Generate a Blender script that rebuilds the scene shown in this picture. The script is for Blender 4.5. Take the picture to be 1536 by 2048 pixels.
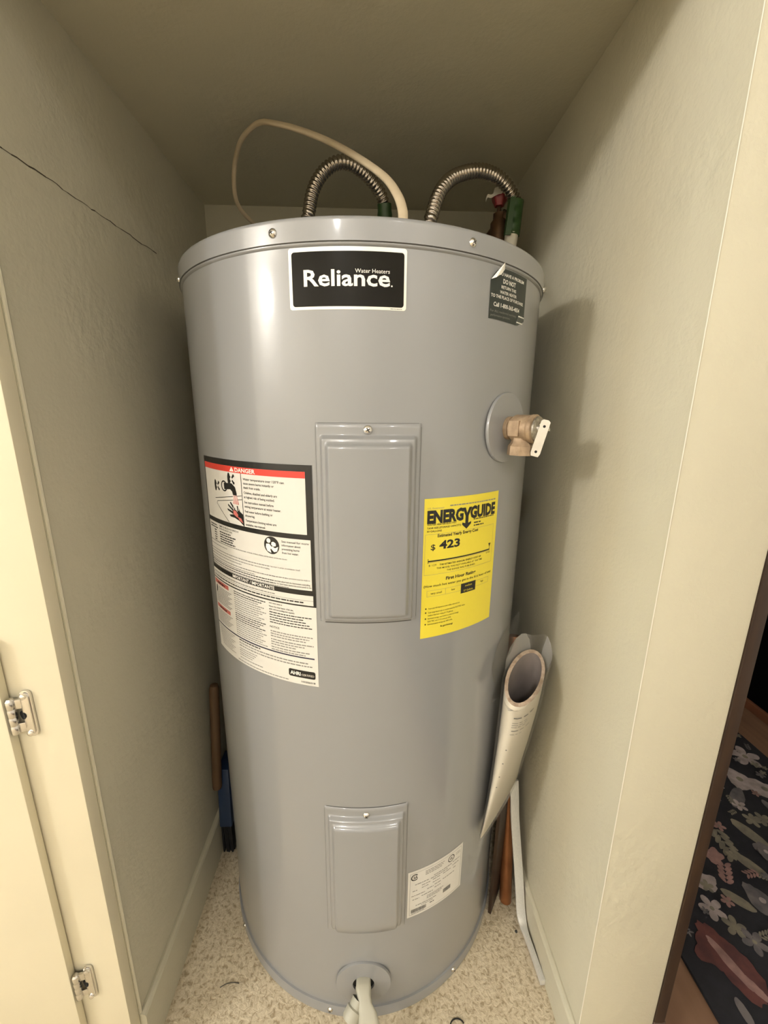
import bpy, bmesh, math, random
from mathutils import Vector, Matrix
random.seed(7)
R = math.radians
scene = bpy.context.scene
COL = scene.collection
for o in list(bpy.data.objects):
    bpy.data.objects.remove(o)

# ------------------------------------------------------------------ camera
cam_d = bpy.data.cameras.new('camera')
cam = bpy.data.objects.new('camera', cam_d)
COL.objects.link(cam)
cr = Vector((0.99944688, -0.03184125, 0.00959561))
cu = Vector((-0.00178700, 0.23670216, 0.97158062))
cf = Vector((0.03320764, 0.97106036, -0.23651433))
M = Matrix((cr, cu, -cf)).transposed().to_4x4()
M.translation = Vector((0.00999, -0.75803, 1.00371))
cam.matrix_world = M
cam_d.sensor_fit = 'HORIZONTAL'
cam_d.sensor_width = 36.0
cam_d.lens = 818.42 * 36.0 / 1536.0
cam_d.clip_start = 0.01
scene.camera = cam

# ------------------------------------------------------------------ world, exposure
world = bpy.data.worlds.new('world')
scene.world = world
world.use_nodes = True
bg = world.node_tree.nodes['Background']
bg.inputs[0].default_value = (0.55, 0.62, 0.72, 1)
bg.inputs[1].default_value = 0.25
vs = scene.view_settings
vs.view_transform = 'Standard'
vs.look = 'None'
vs.gamma = 1.0
vs.use_curve_mapping = False
vs.exposure = 0.05
scene.cycles.max_bounces = 8
scene.cycles.diffuse_bounces = 5
scene.cycles.adaptive_threshold = 0.03
scene.cycles.glossy_bounces = 4
scene.cycles.transparent_max_bounces = 12
scene.cycles.caustics_reflective = False
scene.cycles.caustics_refractive = False

# lamp powers (the lamps themselves are built with their fixtures further down)
CEIL_LAMP_W = 44.0
FILL_LAMP_W = 15.0
FLOOR_LAMP_W = 122.0
WINDOW_W = 50.0
WARM = (1.0, 0.975, 0.945)

# ------------------------------------------------------------------ materials
def mat(name, col, rough=0.5, metal=0.0, spec=0.5, coat=0.0, coat_rough=0.08,
        var=0.0, vscale=8.0, bump=0.0, bscale=60.0, bdist=0.001, col2=None, bdetail=4.0, aniso=None):
    m = bpy.data.materials.new(name)
    m.use_nodes = True
    nt = m.node_tree
    b = nt.nodes['Principled BSDF']
    b.inputs['Roughness'].default_value = rough
    b.inputs['Metallic'].default_value = metal
    b.inputs['Specular IOR Level'].default_value = spec
    b.inputs['Coat Weight'].default_value = coat
    b.inputs['Coat Roughness'].default_value = coat_rough
    tc = nt.nodes.new('ShaderNodeTexCoord')
    src = tc.outputs['Object']
    if aniso:
        mp = nt.nodes.new('ShaderNodeMapping')
        mp.inputs['Scale'].default_value = aniso
        nt.links.new(src, mp.inputs['Vector'])
        src = mp.outputs['Vector']
    c = (*col, 1)
    if col2 is None:
        col2 = tuple(max(0, x * (1 - var)) for x in col)
    if var > 0 or col2 != col:
        n = nt.nodes.new('ShaderNodeTexNoise')
        n.inputs['Scale'].default_value = vscale
        n.inputs['Detail'].default_value = 5
        r = nt.nodes.new('ShaderNodeValToRGB')
        r.color_ramp.elements[0].position = 0.35
        r.color_ramp.elements[1].position = 0.65
        r.color_ramp.elements[0].color = (*col2, 1)
        r.color_ramp.elements[1].color = c
        nt.links.new(src, n.inputs['Vector'])
        nt.links.new(n.outputs['Fac'], r.inputs['Fac'])
        nt.links.new(r.outputs['Color'], b.inputs['Base Color'])
    else:
        b.inputs['Base Color'].default_value = c
    if bump > 0:
        n2 = nt.nodes.new('ShaderNodeTexNoise')
        n2.inputs['Scale'].default_value = bscale
        n2.inputs['Detail'].default_value = bdetail
        bp = nt.nodes.new('ShaderNodeBump')
        bp.inputs['Strength'].default_value = bump
        bp.inputs['Distance'].default_value = bdist
        nt.links.new(src, n2.inputs['Vector'])
        nt.links.new(n2.outputs['Fac'], bp.inputs['Height'])
        nt.links.new(bp.outputs['Normal'], b.inputs['Normal'])
    return m

def wall_mat(name, col):
    """cream paint over hand-trowelled plaster: fine orange peel plus wide blotches"""
    m = mat(name, col, rough=0.55, spec=0.35, var=0.06, vscale=3.0)
    nt = m.node_tree
    b = nt.nodes['Principled BSDF']
    tc = [n for n in nt.nodes if n.type == 'TEX_COORD'][0]
    n1 = nt.nodes.new('ShaderNodeTexNoise'); n1.inputs['Scale'].default_value = 220; n1.inputs['Detail'].default_value = 3
    n2 = nt.nodes.new('ShaderNodeTexNoise'); n2.inputs['Scale'].default_value = 14; n2.inputs['Detail'].default_value = 6
    n2.inputs['Roughness'].default_value = 0.62
    n3 = nt.nodes.new('ShaderNodeTexNoise'); n3.inputs['Scale'].default_value = 70; n3.inputs['Detail'].default_value = 4
    mul = nt.nodes.new('ShaderNodeMath'); mul.operation = 'MULTIPLY'
    rp = nt.nodes.new('ShaderNodeMapRange'); rp.inputs[1].default_value = 0.5; rp.inputs[2].default_value = 0.68
    n4 = nt.nodes.new('ShaderNodeTexNoise'); n4.inputs['Scale'].default_value = 5
    for n in (n1, n2, n3, n4):
        nt.links.new(tc.outputs['Object'], n.inputs['Vector'])
    nt.links.new(n4.outputs['Fac'], rp.inputs[0])
    nt.links.new(rp.outputs[0], mul.inputs[0]); nt.links.new(n3.outputs['Fac'], mul.inputs[1])
    a1 = nt.nodes.new('ShaderNodeMath'); a1.operation = 'MULTIPLY_ADD'; a1.inputs[1].default_value = 0.16
    nt.links.new(n1.outputs['Fac'], a1.inputs[0]); nt.links.new(n2.outputs['Fac'], a1.inputs[2])
    a2 = nt.nodes.new('ShaderNodeMath'); a2.operation = 'ADD'
    nt.links.new(a1.outputs[0], a2.inputs[0]); nt.links.new(mul.outputs[0], a2.inputs[1])
    bp = nt.nodes.new('ShaderNodeBump'); bp.inputs['Strength'].default_value = 0.6; bp.inputs['Distance'].default_value = 0.003
    nt.links.new(a2.outputs[0], bp.inputs['Height'])
    nt.links.new(bp.outputs['Normal'], b.inputs['Normal'])
    return m

def floor_mat():
    m = bpy.data.materials.new('speckled_carpet'); m.use_nodes = True
    nt = m.node_tree; b = nt.nodes['Principled BSDF']
    b.inputs['Roughness'].default_value = 0.85; b.inputs['Specular IOR Level'].default_value = 0.2
    tc = nt.nodes.new('ShaderNodeTexCoord')
    n1 = nt.nodes.new('ShaderNodeTexNoise'); n1.inputs['Scale'].default_value = 145; n1.inputs['Detail'].default_value = 4; n1.inputs['Roughness'].default_value = 0.6
    n1.inputs['Distortion'].default_value = 0.6
    n2 = nt.nodes.new('ShaderNodeTexNoise'); n2.inputs['Scale'].default_value = 12; n2.inputs['Detail'].default_value = 3
    for n in (n1, n2): nt.links.new(tc.outputs['Object'], n.inputs['Vector'])
    r = nt.nodes.new('ShaderNodeValToRGB')
    e = r.color_ramp.elements
    e[0].position = 0.36; e[0].color = (0.38, 0.305, 0.20, 1)
    e[1].position = 0.66; e[1].color = (0.68, 0.60, 0.45, 1)
    k = e.new(0.47); k.color = (0.57, 0.49, 0.355, 1)
    nt.links.new(n1.outputs['Fac'], r.inputs['Fac'])
    mx = nt.nodes.new('ShaderNodeMix'); mx.data_type = 'RGBA'; mx.blend_type = 'MULTIPLY'; mx.inputs[0].default_value = 0.4
    r2 = nt.nodes.new('ShaderNodeValToRGB'); r2.color_ramp.elements[0].color = (0.78, 0.75, 0.7, 1); r2.color_ramp.elements[0].position = .3; r2.color_ramp.elements[1].position = .7
    nt.links.new(n2.outputs['Fac'], r2.inputs['Fac'])
    nt.links.new(r.outputs['Color'], mx.inputs[6]); nt.links.new(r2.outputs['Color'], mx.inputs[7])
    nt.links.new(mx.outputs[2], b.inputs['Base Color'])
    bp = nt.nodes.new('ShaderNodeBump'); bp.inputs['Strength'].default_value = 0.7; bp.inputs['Distance'].default_value = 0.003
    nt.links.new(n1.outputs['Fac'], bp.inputs['Height']); nt.links.new(bp.outputs['Normal'], b.inputs['Normal'])
    return m

def clear_mat():
    m = bpy.data.materials.new('clear_plastic_film'); m.use_nodes = True
    nt = m.node_tree; nt.nodes.clear()
    out = nt.nodes.new('ShaderNodeOutputMaterial')
    mix = nt.nodes.new('ShaderNodeMixShader')
    tr = nt.nodes.new('ShaderNodeBsdfTransparent'); tr.inputs[0].default_value = (0.95, 0.945, 0.93, 1)
    gl = nt.nodes.new('ShaderNodeBsdfPrincipled'); gl.inputs['Base Color'].default_value = (0.45, 0.44, 0.42, 1); gl.inputs['Roughness'].default_value = 0.16
    fr = nt.nodes.new('ShaderNodeFresnel'); fr.inputs[0].default_value = 1.5
    ad = nt.nodes.new('ShaderNodeMath'); ad.operation = 'ADD'; ad.inputs[1].default_value = 0.03
    hf = nt.nodes.new('ShaderNodeMath'); hf.operation = 'MULTIPLY'; hf.inputs[1].default_value = 0.55
    nt.links.new(fr.outputs[0], hf.inputs[0]); nt.links.new(hf.outputs[0], ad.inputs[0]); nt.links.new(ad.outputs[0], mix.inputs[0])
    nt.links.new(tr.outputs[0], mix.inputs[1]); nt.links.new(gl.outputs[0], mix.inputs[2])
    nt.links.new(mix.outputs[0], out.inputs[0])
    return m

def emit_mat(name, col, s):
    m = bpy.data.materials.new(name); m.use_nodes = True
    b = m.node_tree.nodes['Principled BSDF']
    b.inputs['Base Color'].default_value = (*col, 1)
    b.inputs['Emission Color'].default_value = (*col, 1)
    b.inputs['Emission Strength'].default_value = s
    return m

MT = dict(
    wall=wall_mat('cream_wall_paint', (0.545, 0.512, 0.392)),
    frame=mat('cream_gloss_paint', (0.68, 0.622, 0.46), rough=0.38, var=0.04, vscale=6, bump=0.12, bscale=90, bdist=0.0006),
    room=mat('pale_room_paint', (0.78, 0.75, 0.69), rough=0.7),
    carpet=floor_mat(),
    roomfloor=mat('brown_wood_floor', (0.22, 0.125, 0.075), rough=0.5, col2=(0.165, 0.09, 0.052), vscale=3, aniso=(9, 1, 1), bump=0.05, bscale=30),
    brown=mat('dark_stained_wood', (0.036, 0.017, 0.007), rough=0.55, col2=(0.022, 0.010, 0.005), vscale=8, aniso=(10, 10, 1)),
    railwood=mat('reddish_baseboard_wood', (0.22, 0.09, 0.045), rough=0.45, var=0.25, vscale=5),
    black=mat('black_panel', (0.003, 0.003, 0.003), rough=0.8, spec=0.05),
    tank=mat('grey_enamel', (0.252, 0.256, 0.262), rough=0.34, spec=0.5, coat=0.8, coat_rough=0.07),
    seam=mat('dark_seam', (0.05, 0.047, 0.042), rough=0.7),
    steel=mat('bright_steel', (0.72, 0.70, 0.67), rough=0.22, metal=1.0),
    alu=mat('brushed_aluminium', (0.78, 0.78, 0.76), rough=0.34, metal=0.4, var=0.12, vscale=30, aniso=(30, 30, 1)),
    hose=mat('stainless_hose', (0.40, 0.36, 0.31), rough=0.2, metal=1.0),
    brass=mat('weathered_brass', (0.43, 0.315, 0.205), rough=0.5, metal=0.35, col2=(0.27, 0.19, 0.12), vscale=90, bump=0.3, bscale=160, bdist=0.0006),
    dkbrass=mat('tarnished_brass', (0.12, 0.065, 0.03), rough=0.5, metal=0.6, var=0.4, vscale=60),
    copper=mat('copper', (0.36, 0.15, 0.06), rough=0.36, metal=0.6, col2=(0.24, 0.09, 0.035), vscale=25),
    cable=mat('cream_cable_jacket', (0.60, 0.50, 0.35), rough=0.5, col2=(0.50, 0.41, 0.27), vscale=30),
    green=mat('green_tape', (0.032, 0.08, 0.02), rough=0.4, var=0.3, vscale=20),
    red=mat('red_valve_handle', (0.26, 0.02, 0.022), rough=0.4),
    tag=mat('off_white_tag', (0.70, 0.66, 0.56), rough=0.6),
    plastic=mat('grey_beige_plastic', (0.40, 0.385, 0.31), rough=0.45, var=0.06, vscale=20),
    hole=mat('dark_opening', (0.008, 0.008, 0.008), rough=0.8),
    paper=mat('booklet_paper', (0.74, 0.69, 0.58), rough=0.7, var=0.05, vscale=15),
    pageedge=mat('booklet_page_edges', (0.50, 0.40, 0.31), rough=0.8, col2=(0.34, 0.25, 0.18), vscale=140),
    paperin=mat('booklet_inside', (0.24, 0.205, 0.19), rough=0.75, var=0.15, vscale=30),
    film=clear_mat(),
    blue=mat('blue_plastic', (0.016, 0.036, 0.09), rough=0.45),
    bristle=mat('black_bristles', (0.006, 0.006, 0.007), rough=0.8),
    handlewood=mat('brown_handle_wood', (0.11, 0.06, 0.028), rough=0.55, var=0.2, vscale=20, aniso=(8, 8, 1)),
    ink=mat('black_ink', (0.008, 0.008, 0.008), rough=0.35),
    inkgloss=mat('glossy_black_label', (0.010, 0.009, 0.007), rough=0.09, spec=0.16),
    grey_ink=mat('grey_small_print', (0.22, 0.215, 0.20), rough=0.5),
    navy_ink=mat('navy_ink', (0.02, 0.02, 0.05), rough=0.4),
    white=mat('white_label_stock', (0.66, 0.645, 0.60), rough=0.4, var=0.02, vscale=40),
    whiteink=mat('white_ink', (0.85, 0.83, 0.77), rough=0.35),
    silver=mat('silver_label_border', (0.80, 0.77, 0.69), rough=0.3, metal=0.25),
    redink=mat('red_ink', (0.60, 0.045, 0.03), rough=0.4),
    pinkink=mat('faded_red_ink', (0.52, 0.14, 0.12), rough=0.4),
    yellow=mat('yellow_label_stock', (0.76, 0.64, 0.05), rough=0.42),
    greenlab=mat('dark_green_label', (0.022, 0.030, 0.027), rough=0.38),
    greenlab2=mat('label_gloss_fold', (0.06, 0.07, 0.065), rough=0.25),
    scuff=mat('wall_crack', (0.06, 0.045, 0.028), rough=0.8),
    rug=mat('navy_rug', (0.010, 0.010, 0.014), rough=0.95, var=0.3, vscale=60, bump=0.3, bscale=400),
    rw=mat('rug_white_print', (0.36, 0.30, 0.29), rough=0.95, col2=(0.22, 0.185, 0.18), vscale=40),
    rs=mat('rug_sage_print', (0.19, 0.165, 0.12), rough=0.95, col2=(0.11, 0.10, 0.08), vscale=40),
    rl=mat('rug_lilac_print', (0.13, 0.115, 0.115), rough=0.95, col2=(0.07, 0.065, 0.07), vscale=40),
    rr=mat('rug_rose_print', (0.11, 0.035, 0.03), rough=0.95, col2=(0.06, 0.02, 0.02), vscale=30),
    rb=mat('rug_blush_print', (0.26, 0.15, 0.135), rough=0.95, col2=(0.16, 0.09, 0.08), vscale=40),
    glow=emit_mat('lamp_bulb_glow', (1.0, 0.88, 0.7), 6.0),
    winglow=emit_mat('window_daylight', (0.72, 0.85, 1.0), 3.0),
    shade=mat('lamp_metal', (0.35, 0.30, 0.22), rough=0.4, metal=0.6),
)

# ------------------------------------------------------------------ mesh helpers
class MB:
    def __init__(s):
        s.v = []; s.f = []; s.mi = []; s.cur = 0
    def add(s, vs, fs):
        n = len(s.v)
        s.v += [tuple(p) for p in vs]
        for f in fs:
            s.f.append(tuple(n + i for i in f)); s.mi.append(s.cur)
        return s
    def box(s, x0, x1, y0, y1, z0, z1):
        return s.add([(x0,y0,z0),(x1,y0,z0),(x1,y1,z0),(x0,y1,z0),(x0,y0,z1),(x1,y0,z1),(x1,y1,z1),(x0,y1,z1)],
                     [(0,3,2,1),(4,5,6,7),(0,1,5,4),(1,2,6,5),(2,3,7,6),(3,0,4,7)])
    def hexa(s, b, t):
        """prism: b and t are equal-length rings, counter-clockwise seen from the t side"""
        n = len(b)
        fs = [tuple(range(n))[::-1], tuple(range(n, 2*n))]
        fs += [(i, (i+1) % n, n + (i+1) % n, n + i) for i in range(n)]
        return s.add(list(b) + list(t), fs)
    def frame(s, o, d, up=(0,0,1)):
        d = Vector(d).normalized(); up = Vector(up)
        x = up.cross(d)
        if x.length < 1e-4: x = Vector((1,0,0)).cross(d)
        x.normalize(); y = d.cross(x)
        return Vector(o), x, y, d
    def lathe(s, prof, o=(0,0,0), d=(0,0,1), segs=32, cap0=False, cap1=False):
        """prof: list of (radius, distance along d)"""
        o, x, y, d = s.frame(o, d, (0,1,0) if abs(Vector(d).normalized().z) > .9 else (0,0,1))
        vs = []; fs = []
        for r, h in prof:
            for k in range(segs):
                a = 2*math.pi*k/segs
                vs.append(o + x*(r*math.cos(a)) + y*(r*math.sin(a)) + d*h)
        for i in range(len(prof)-1):
            for k in range(segs):
                k2 = (k+1) % segs
                fs.append((i*segs+k, i*segs+k2, (i+1)*segs+k2, (i+1)*segs+k))
        if cap0: fs.append(tuple(range(segs))[::-1])
        if cap1: fs.append(tuple(range((len(prof)-1)*segs, len(prof)*segs)))
        return s.add(vs, fs)
    def tube(s, pts, rad, segs=12, rx=None, normal=None, caps=True):
        """sweep; rad is one radius or a list; rx makes the section elliptical/flat: list of (a,b)"""
        P = [Vector(p) for p in pts]; n = len(P)
        T = [(P[min(i+1,n-1)] - P[max(i-1,0)]).normalized() for i in range(n)]
        N = Vector(normal) if normal else Vector((0,1,0)) if abs(T[0].z) > .8 else Vector((0,0,1))
        vs = []; fs = []
        for i in range(n):
            N = (N - T[i]*N.dot(T[i])).normalized(); B = T[i].cross(N)
            for k in range(segs):
                a = 2*math.pi*k/segs
                if rx: ra, rb2 = rx[i] if isinstance(rx, list) else rx
                else: ra = rb2 = rad[i] if isinstance(rad, (list, tuple)) else rad
                vs.append(P[i] + N*(ra*math.cos(a)) + B*(rb2*math.sin(a)))
        for i in range(n-1):
            for k in range(segs):
                k2 = (k+1) % segs
                fs.append((i*segs+k, i*segs+k2, (i+1)*segs+k2, (i+1)*segs+k))
        if caps:
            fs.append(tuple(range(segs))[::-1]); fs.append(tuple(range((n-1)*segs, n*segs)))
        return s.add(vs, fs)
    def build(s, name, m, parent=None, smooth=False, bevel=0.0, angle=35, segs=2):
        me = bpy.data.meshes.new(name)
        off = Vector((0,0,0))
        p = parent
        while p is not None:
            off += p.location; p = p.parent
        me.from_pydata([tuple(Vector(v) - off) for v in s.v], [], s.f)
        ms = m if isinstance(m, (list, tuple)) else [m]
        for q in ms: me.materials.append(q)
        if len(ms) > 1: me.polygons.foreach_set('material_index', s.mi)
        if bevel > 0:
            bm = bmesh.new(); bm.from_mesh(me)
            bmesh.ops.remove_doubles(bm, verts=bm.verts, dist=1e-6)
            ed = [e for e in bm.edges if len(e.link_faces) == 2 and e.calc_face_angle(0) > R(30)]
            bmesh.ops.bevel(bm, geom=ed, offset=bevel, segments=segs, affect='EDGES', profile=0.6, clamp_overlap=True)
            bmesh.ops.recalc_face_normals(bm, faces=bm.faces)
            bm.to_mesh(me); bm.free()
        if smooth or bevel > 0:
            me.polygons.foreach_set('use_smooth', [True]*len(me.polygons))
            me.set_sharp_from_angle(angle=R(angle))
        me.update()
        o = bpy.data.objects.new(name, me)
        COL.objects.link(o)
        if parent is not None: o.parent = parent
        return o

def tag(o, label=None, cat=None, group=None, kind=None):
    if label: o['label'] = label
    if cat: o['category'] = cat
    if group: o['group'] = group
    if kind: o['kind'] = kind
    return o
def thing(name, label, cat, loc=(0,0,0), group=None):
    o = bpy.data.objects.new(name, None)
    o.empty_display_size = 0.05
    COL.objects.link(o); o.location = loc
    return tag(o, label, cat, group)
def struct(o, label=None, cat=None):
    return tag(o, label, cat, kind='structure')

def smooth_path(pts, n=8):
    """Catmull-Rom through pts"""
    P = [Vector(p) for p in pts]; out = []
    for i in range(len(P)-1):
        p0, p1, p2, p3 = P[max(i-1,0)], P[i], P[i+1], P[min(i+2,len(P)-1)]
        for k in range(n):
            t = k/n
            out.append(0.5*((2*p1) + (p2-p0)*t + (2*p0-5*p1+4*p2-p3)*t*t + (3*p1-p0-3*p2+p3)*t**3))
    out.append(P[-1]); return out

# ================================================================== THE SETTING
ZL, ZR = 1.430, 1.4955                      # the closet ceiling runs a little downhill to the left
def ceil_z(x): return ZL + (x + .345)*(ZR-ZL)/.68
def back_y(x): return .334 + .228*x          # the back wall stands slightly askew
FRONT = -.335

struct(MB().box(-.362, .352, -.335, .44, -.03, 0).build('floor', MT['carpet']), 'speckled beige carpet floor of the water heater closet', 'floor')
struct(MB().box(-3.45, .4600, -3.6, -.3355, -.03, -.001).build('floor', MT['carpet']), 'beige carpet floor of the room in front of the closet', 'floor')
struct(MB().box(.4601, 1.42, -3.6, 2.5, -.03, -.001).build('floor', MT['roomfloor']), 'brown wood hallway floor under the dark floral rug', 'floor')

wl = struct(MB().box(-.365, -.345, -.316, .44, 0, 1.56).build('wall_left', MT['wall']), 'cream plaster closet wall left of the water heater, with a long crack', 'wall')
wr = struct(MB().box(.335, .4525, -.34, .60, -.02, 2.4).build('wall_right', MT['wall'], bevel=0.0025), 'cream plaster partition wall right of the water heater', 'wall')
bx0, bx1 = -.3455, .3355
struct(MB().hexa([(bx0,back_y(bx0),0),(bx1,back_y(bx1),0),(bx1,back_y(bx1)+.03,0),(bx0,back_y(bx0)+.03,0)],
                 [(bx0,back_y(bx0),1.56),(bx1,back_y(bx1),1.56),(bx1,back_y(bx1)+.03,1.56),(bx0,back_y(bx0)+.03,1.56)]).build('wall_back', MT['wall']),
       'cream closet back wall behind the water heater', 'wall')
struct(MB().hexa([(-.3455,-.334,ceil_z(-.3455)),(.3355,-.334,ceil_z(.3355)),(.3355,.45,ceil_z(.3355)),(-.3455,.45,ceil_z(-.3455))],
                 [(-.3455,-.334,1.56),(.3355,-.334,1.56),(.3355,.45,1.56),(-.3455,.45,1.56)]).build('ceiling', MT['wall']),
       'low plaster ceiling of the closet above the water heater', 'ceiling')
# front of the closet: wall face to the left, header over the opening
struct(MB().box(-3.4, -.3655, -.3345, -.296, -.02, 2.4).build('wall_front', MT['wall']), 'cream room wall left of the closet', 'wall')
struct(MB().hexa([(-.3655,FRONT,ceil_z(-.3655)-.027),(.335,FRONT,ceil_z(.335)-.027),(.335,-.30,ceil_z(.335)-.027),(-.3655,-.30,ceil_z(-.3655)-.027)],
                 [(-.3655,FRONT,2.4),(.335,FRONT,2.4),(.335,-.30,2.4),(-.3655,-.30,2.4)]).build('trim_1', MT['frame']), 'cream header above the closet opening', 'trim')
struct(MB().box(-.47, -.3452, FRONT, -.3165, -.002, 1.402).build('trim_2', MT['frame'], bevel=0.0012), 'cream painted face-frame stile at the left edge of the closet', 'trim')
# caulk bead between stile and wall
bead = smooth_path([(-.3445, -.3135, .0), (-.3445, -.313, .7), (-.3447, -.3135, 1.43)], 6)
struct(MB().tube(bead, .0024, 8).build('caulk_bead', MT['wall'], wl, smooth=True))
# hairline crack along the tape joint of the left wall
ck = MB(); pts = []
y = -.316
while y < .02:
    t = (y + .283)/.283
    pts.append((y, 1.2482 + .0070*t + random.uniform(-.0012, .0012))); y += random.uniform(.006, .016)
for (a, b), (c, d) in zip(pts[:-1], pts[1:]):
    w = random.uniform(.0003, .0008)
    ck.add([(-.3448,a,b-w),(-.3448,c,d-w),(-.3448,c,d+w),(-.3448,a,b+w)], [(0,1,2,3)])
ck.build('wall_crack', MT['scuff'], wl)
# white caulk line down the right-hand corner
cl = smooth_path([(.3349, -.3398, 0), (.3347, -.340, .5), (.3349, -.3402, 1.0), (.3348, -.3399, 1.5)], 8)
struct(MB().tube(cl, .0006, 6).build('caulk_bead', MT['tag'], wr, smooth=True))

def baseboard(name, x0, x1, y0, y1, h, label, sgn):
    m = MB()
    r = .006
    if sgn > 0:   # face towards +x, wall on the left
        ring = [(x0,0),(x1,0),(x1,h-r),(x1-.002,h-.002),(x1-r,h),(x0,h)]
    else:
        ring = [(x1,0),(x1,h),(x0+r,h),(x0+.002,h-.002),(x0,h-r),(x0,0)]
    a = [(p[0], y0, p[1]) for p in ring]; b = [(p[0], y1, p[1]) for p in ring]
    n = len(ring)
    m.add(a+b, [tuple(range(n)), tuple(range(n,2*n))[::-1]] + [(i, n+i, n+(i+1)%n, (i+1)%n) for i in range(n)])
    o = m.build(name, MT['wall'])
    bm = bmesh.new(); bm.from_mesh(o.data); bmesh.ops.recalc_face_normals(bm, faces=bm.faces); bm.to_mesh(o.data); bm.free()
    return struct(o, label, 'baseboard')
baseboard('baseboard_left', -.3449, -.3352, -.3164, back_y(-.34)+.002, .0975, 'cream painted baseboard along the left closet wall', 1)
baseboard('baseboard_right', .3265, .3349, -.339, back_y(.33)-.004, .072, 'cream painted baseboard along the right closet wall', -1)

# wood panelling and skirting on the hall side of the partition
struct(MB().box(.4527, .4685, -.342, 1.6, .085, 2.4).build('trim_3', MT['brown'], bevel=0.0012), 'dark brown wood panelling edge on the hallway side of the partition', 'trim')
struct(MB().box(.4527, .4715, -.341, 1.6, -.001, .085).build('baseboard_hall', mat('greyed_brown_wood', (0.10,0.065,0.05), rough=.6, var=.3, vscale=30), bevel=0.001), 'greyed brown skirting block at the foot of the partition', 'baseboard')
struct(MB().box(1.352, 1.42, -3.6, .12, -.02, 2.4).build('wall_far', MT['room']), 'pale room wall beyond the rug', 'wall')
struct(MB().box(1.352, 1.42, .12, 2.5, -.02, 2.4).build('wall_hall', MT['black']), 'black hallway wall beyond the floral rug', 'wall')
struct(MB().box(1.338, 1.3519, -3.6, 2.5, -.0008, .03).build('baseboard_far', MT['railwood'], bevel=0.002), 'reddish wood rail along the foot of the black hallway wall', 'baseboard')
struct(MB().box(.4, 1.42, 2.5, 2.55, -.02, 2.4).build('wall_end', MT['room']), 'pale end wall of the hallway', 'wall')
# the rest of the room behind the camera
struct(MB().box(-3.45, 1.42, -3.65, -3.6, -.02, 2.4).build('wall_rear', MT['room']), 'pale room wall opposite the closet', 'wall')
w = MB()
WY0, WY1, WZ0, WZ1 = -.95, -.46, .25, 1.95
w.box(-3.45, -3.4, -3.6, WY0, -.02, 2.4); w.box(-3.45, -3.4, WY1, -.296, -.02, 2.4); w.box(-3.45, -3.4, WY0, WY1, -.02, WZ0); w.box(-3.45, -3.4, WY0, WY1, WZ1, 2.4)
struct(w.build('wall_side', MT['room']), 'pale room side wall with a narrow window', 'wall')
struct(MB().box(-3.45, 1.42, -3.65, 2.55, 2.4, 2.45).build('ceiling', MT['room']), 'pale ceiling of the room', 'ceiling')
wn = MB().box(-3.445, -3.44, WY0, WY1, WZ0, WZ1).build('window_1', MT['winglow']); struct(wn, 'narrow daylight window in the side wall of the room', 'window')
wf = MB()
for a, b, c, d in ((WY0-.04, WY0+.02, WZ0-.04, WZ1+.04), (WY1-.02, WY1+.04, WZ0-.04, WZ1+.04), (WY0, WY1, WZ0-.04, WZ0+.02), (WY0, WY1, WZ1-.02, WZ1+.04), (WY0, WY1, 1.1, 1.13)):
    wf.box(-3.4, -3.385, a, b, c, d)
wf.build('window_frame', MT['frame'], wn)
wd = bpy.data.lights.new('window_daylight', 'AREA'); wd.shape = 'RECTANGLE'; wd.size = WY1-WY0-.04; wd.size_y = WZ1-WZ0-.04
wd.energy = WINDOW_W; wd.color = (0.70, 0.85, 1.0)
wo = bpy.data.objects.new('window_daylight', wd); COL.objects.link(wo); wo.parent = wn
wo.location = (-3.43, (WY0+WY1)/2, (WZ0+WZ1)/2); wo.rotation_euler = (0, R(-90), 0)

def bulb(name, parent, loc, watts, radius):
    l = bpy.data.lights.new(name, 'POINT'); l.energy = watts; l.color = WARM; l.shadow_soft_size = radius
    o = bpy.data.objects.new(name, l); COL.objects.link(o); o.parent = parent
    o.location = Vector(loc) - parent.location
    return o
LB = (-.62, -2.65, 2.22)
cl_ = thing('ceiling_lamp', 'round brass ceiling lamp with a bare warm bulb behind the viewer', 'lamp', (LB[0], LB[1], 2.4))
MB().lathe([(.001,0),(.11,0),(.11,-.02),(.06,-.035),(.03,-.04),(.03,-.07),(.001,-.07)], (LB[0],LB[1],2.4), (0,0,1), 32).build('canopy', MT['shade'], cl_, smooth=True)
bulb('bulb', cl_, LB, CEIL_LAMP_W, .06)
LC = (.75, -2.35, 2.22)  # added fill lamp, out of view, to brighten the left closet wall
fill_lamp = thing('ceiling_lamp', 'unseen fill lamp added on the ceiling behind the viewer, nearer the hallway', 'lamp', (LC[0], LC[1], 2.4))
MB().lathe([(.001,0),(.11,0),(.11,-.02),(.06,-.035),(.03,-.04),(.03,-.07),(.001,-.07)], (LC[0],LC[1],2.4), (0,0,1), 32).build('canopy', MT['shade'], fill_lamp, smooth=True)
bulb('bulb', fill_lamp, LC, FILL_LAMP_W, .08)
LA = (-3.0, -2.25, 1.98)
fl = thing('floor_lamp', 'tall brass floor lamp with a bare warm bulb at the far left of the room', 'lamp', (LA[0], LA[1], -.001))
MB().lathe([(.001,0),(.14,0),(.14,.015),(.03,.03),(.012,.05),(.012,1.82),(.028,1.84),(.028,1.89),(.001,1.89)], (LA[0],LA[1],-.001), (0,0,1), 32).build('pole', MT['shade'], fl, smooth=True)
bulb('bulb', fl, LA, FLOOR_LAMP_W, .12)

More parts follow.
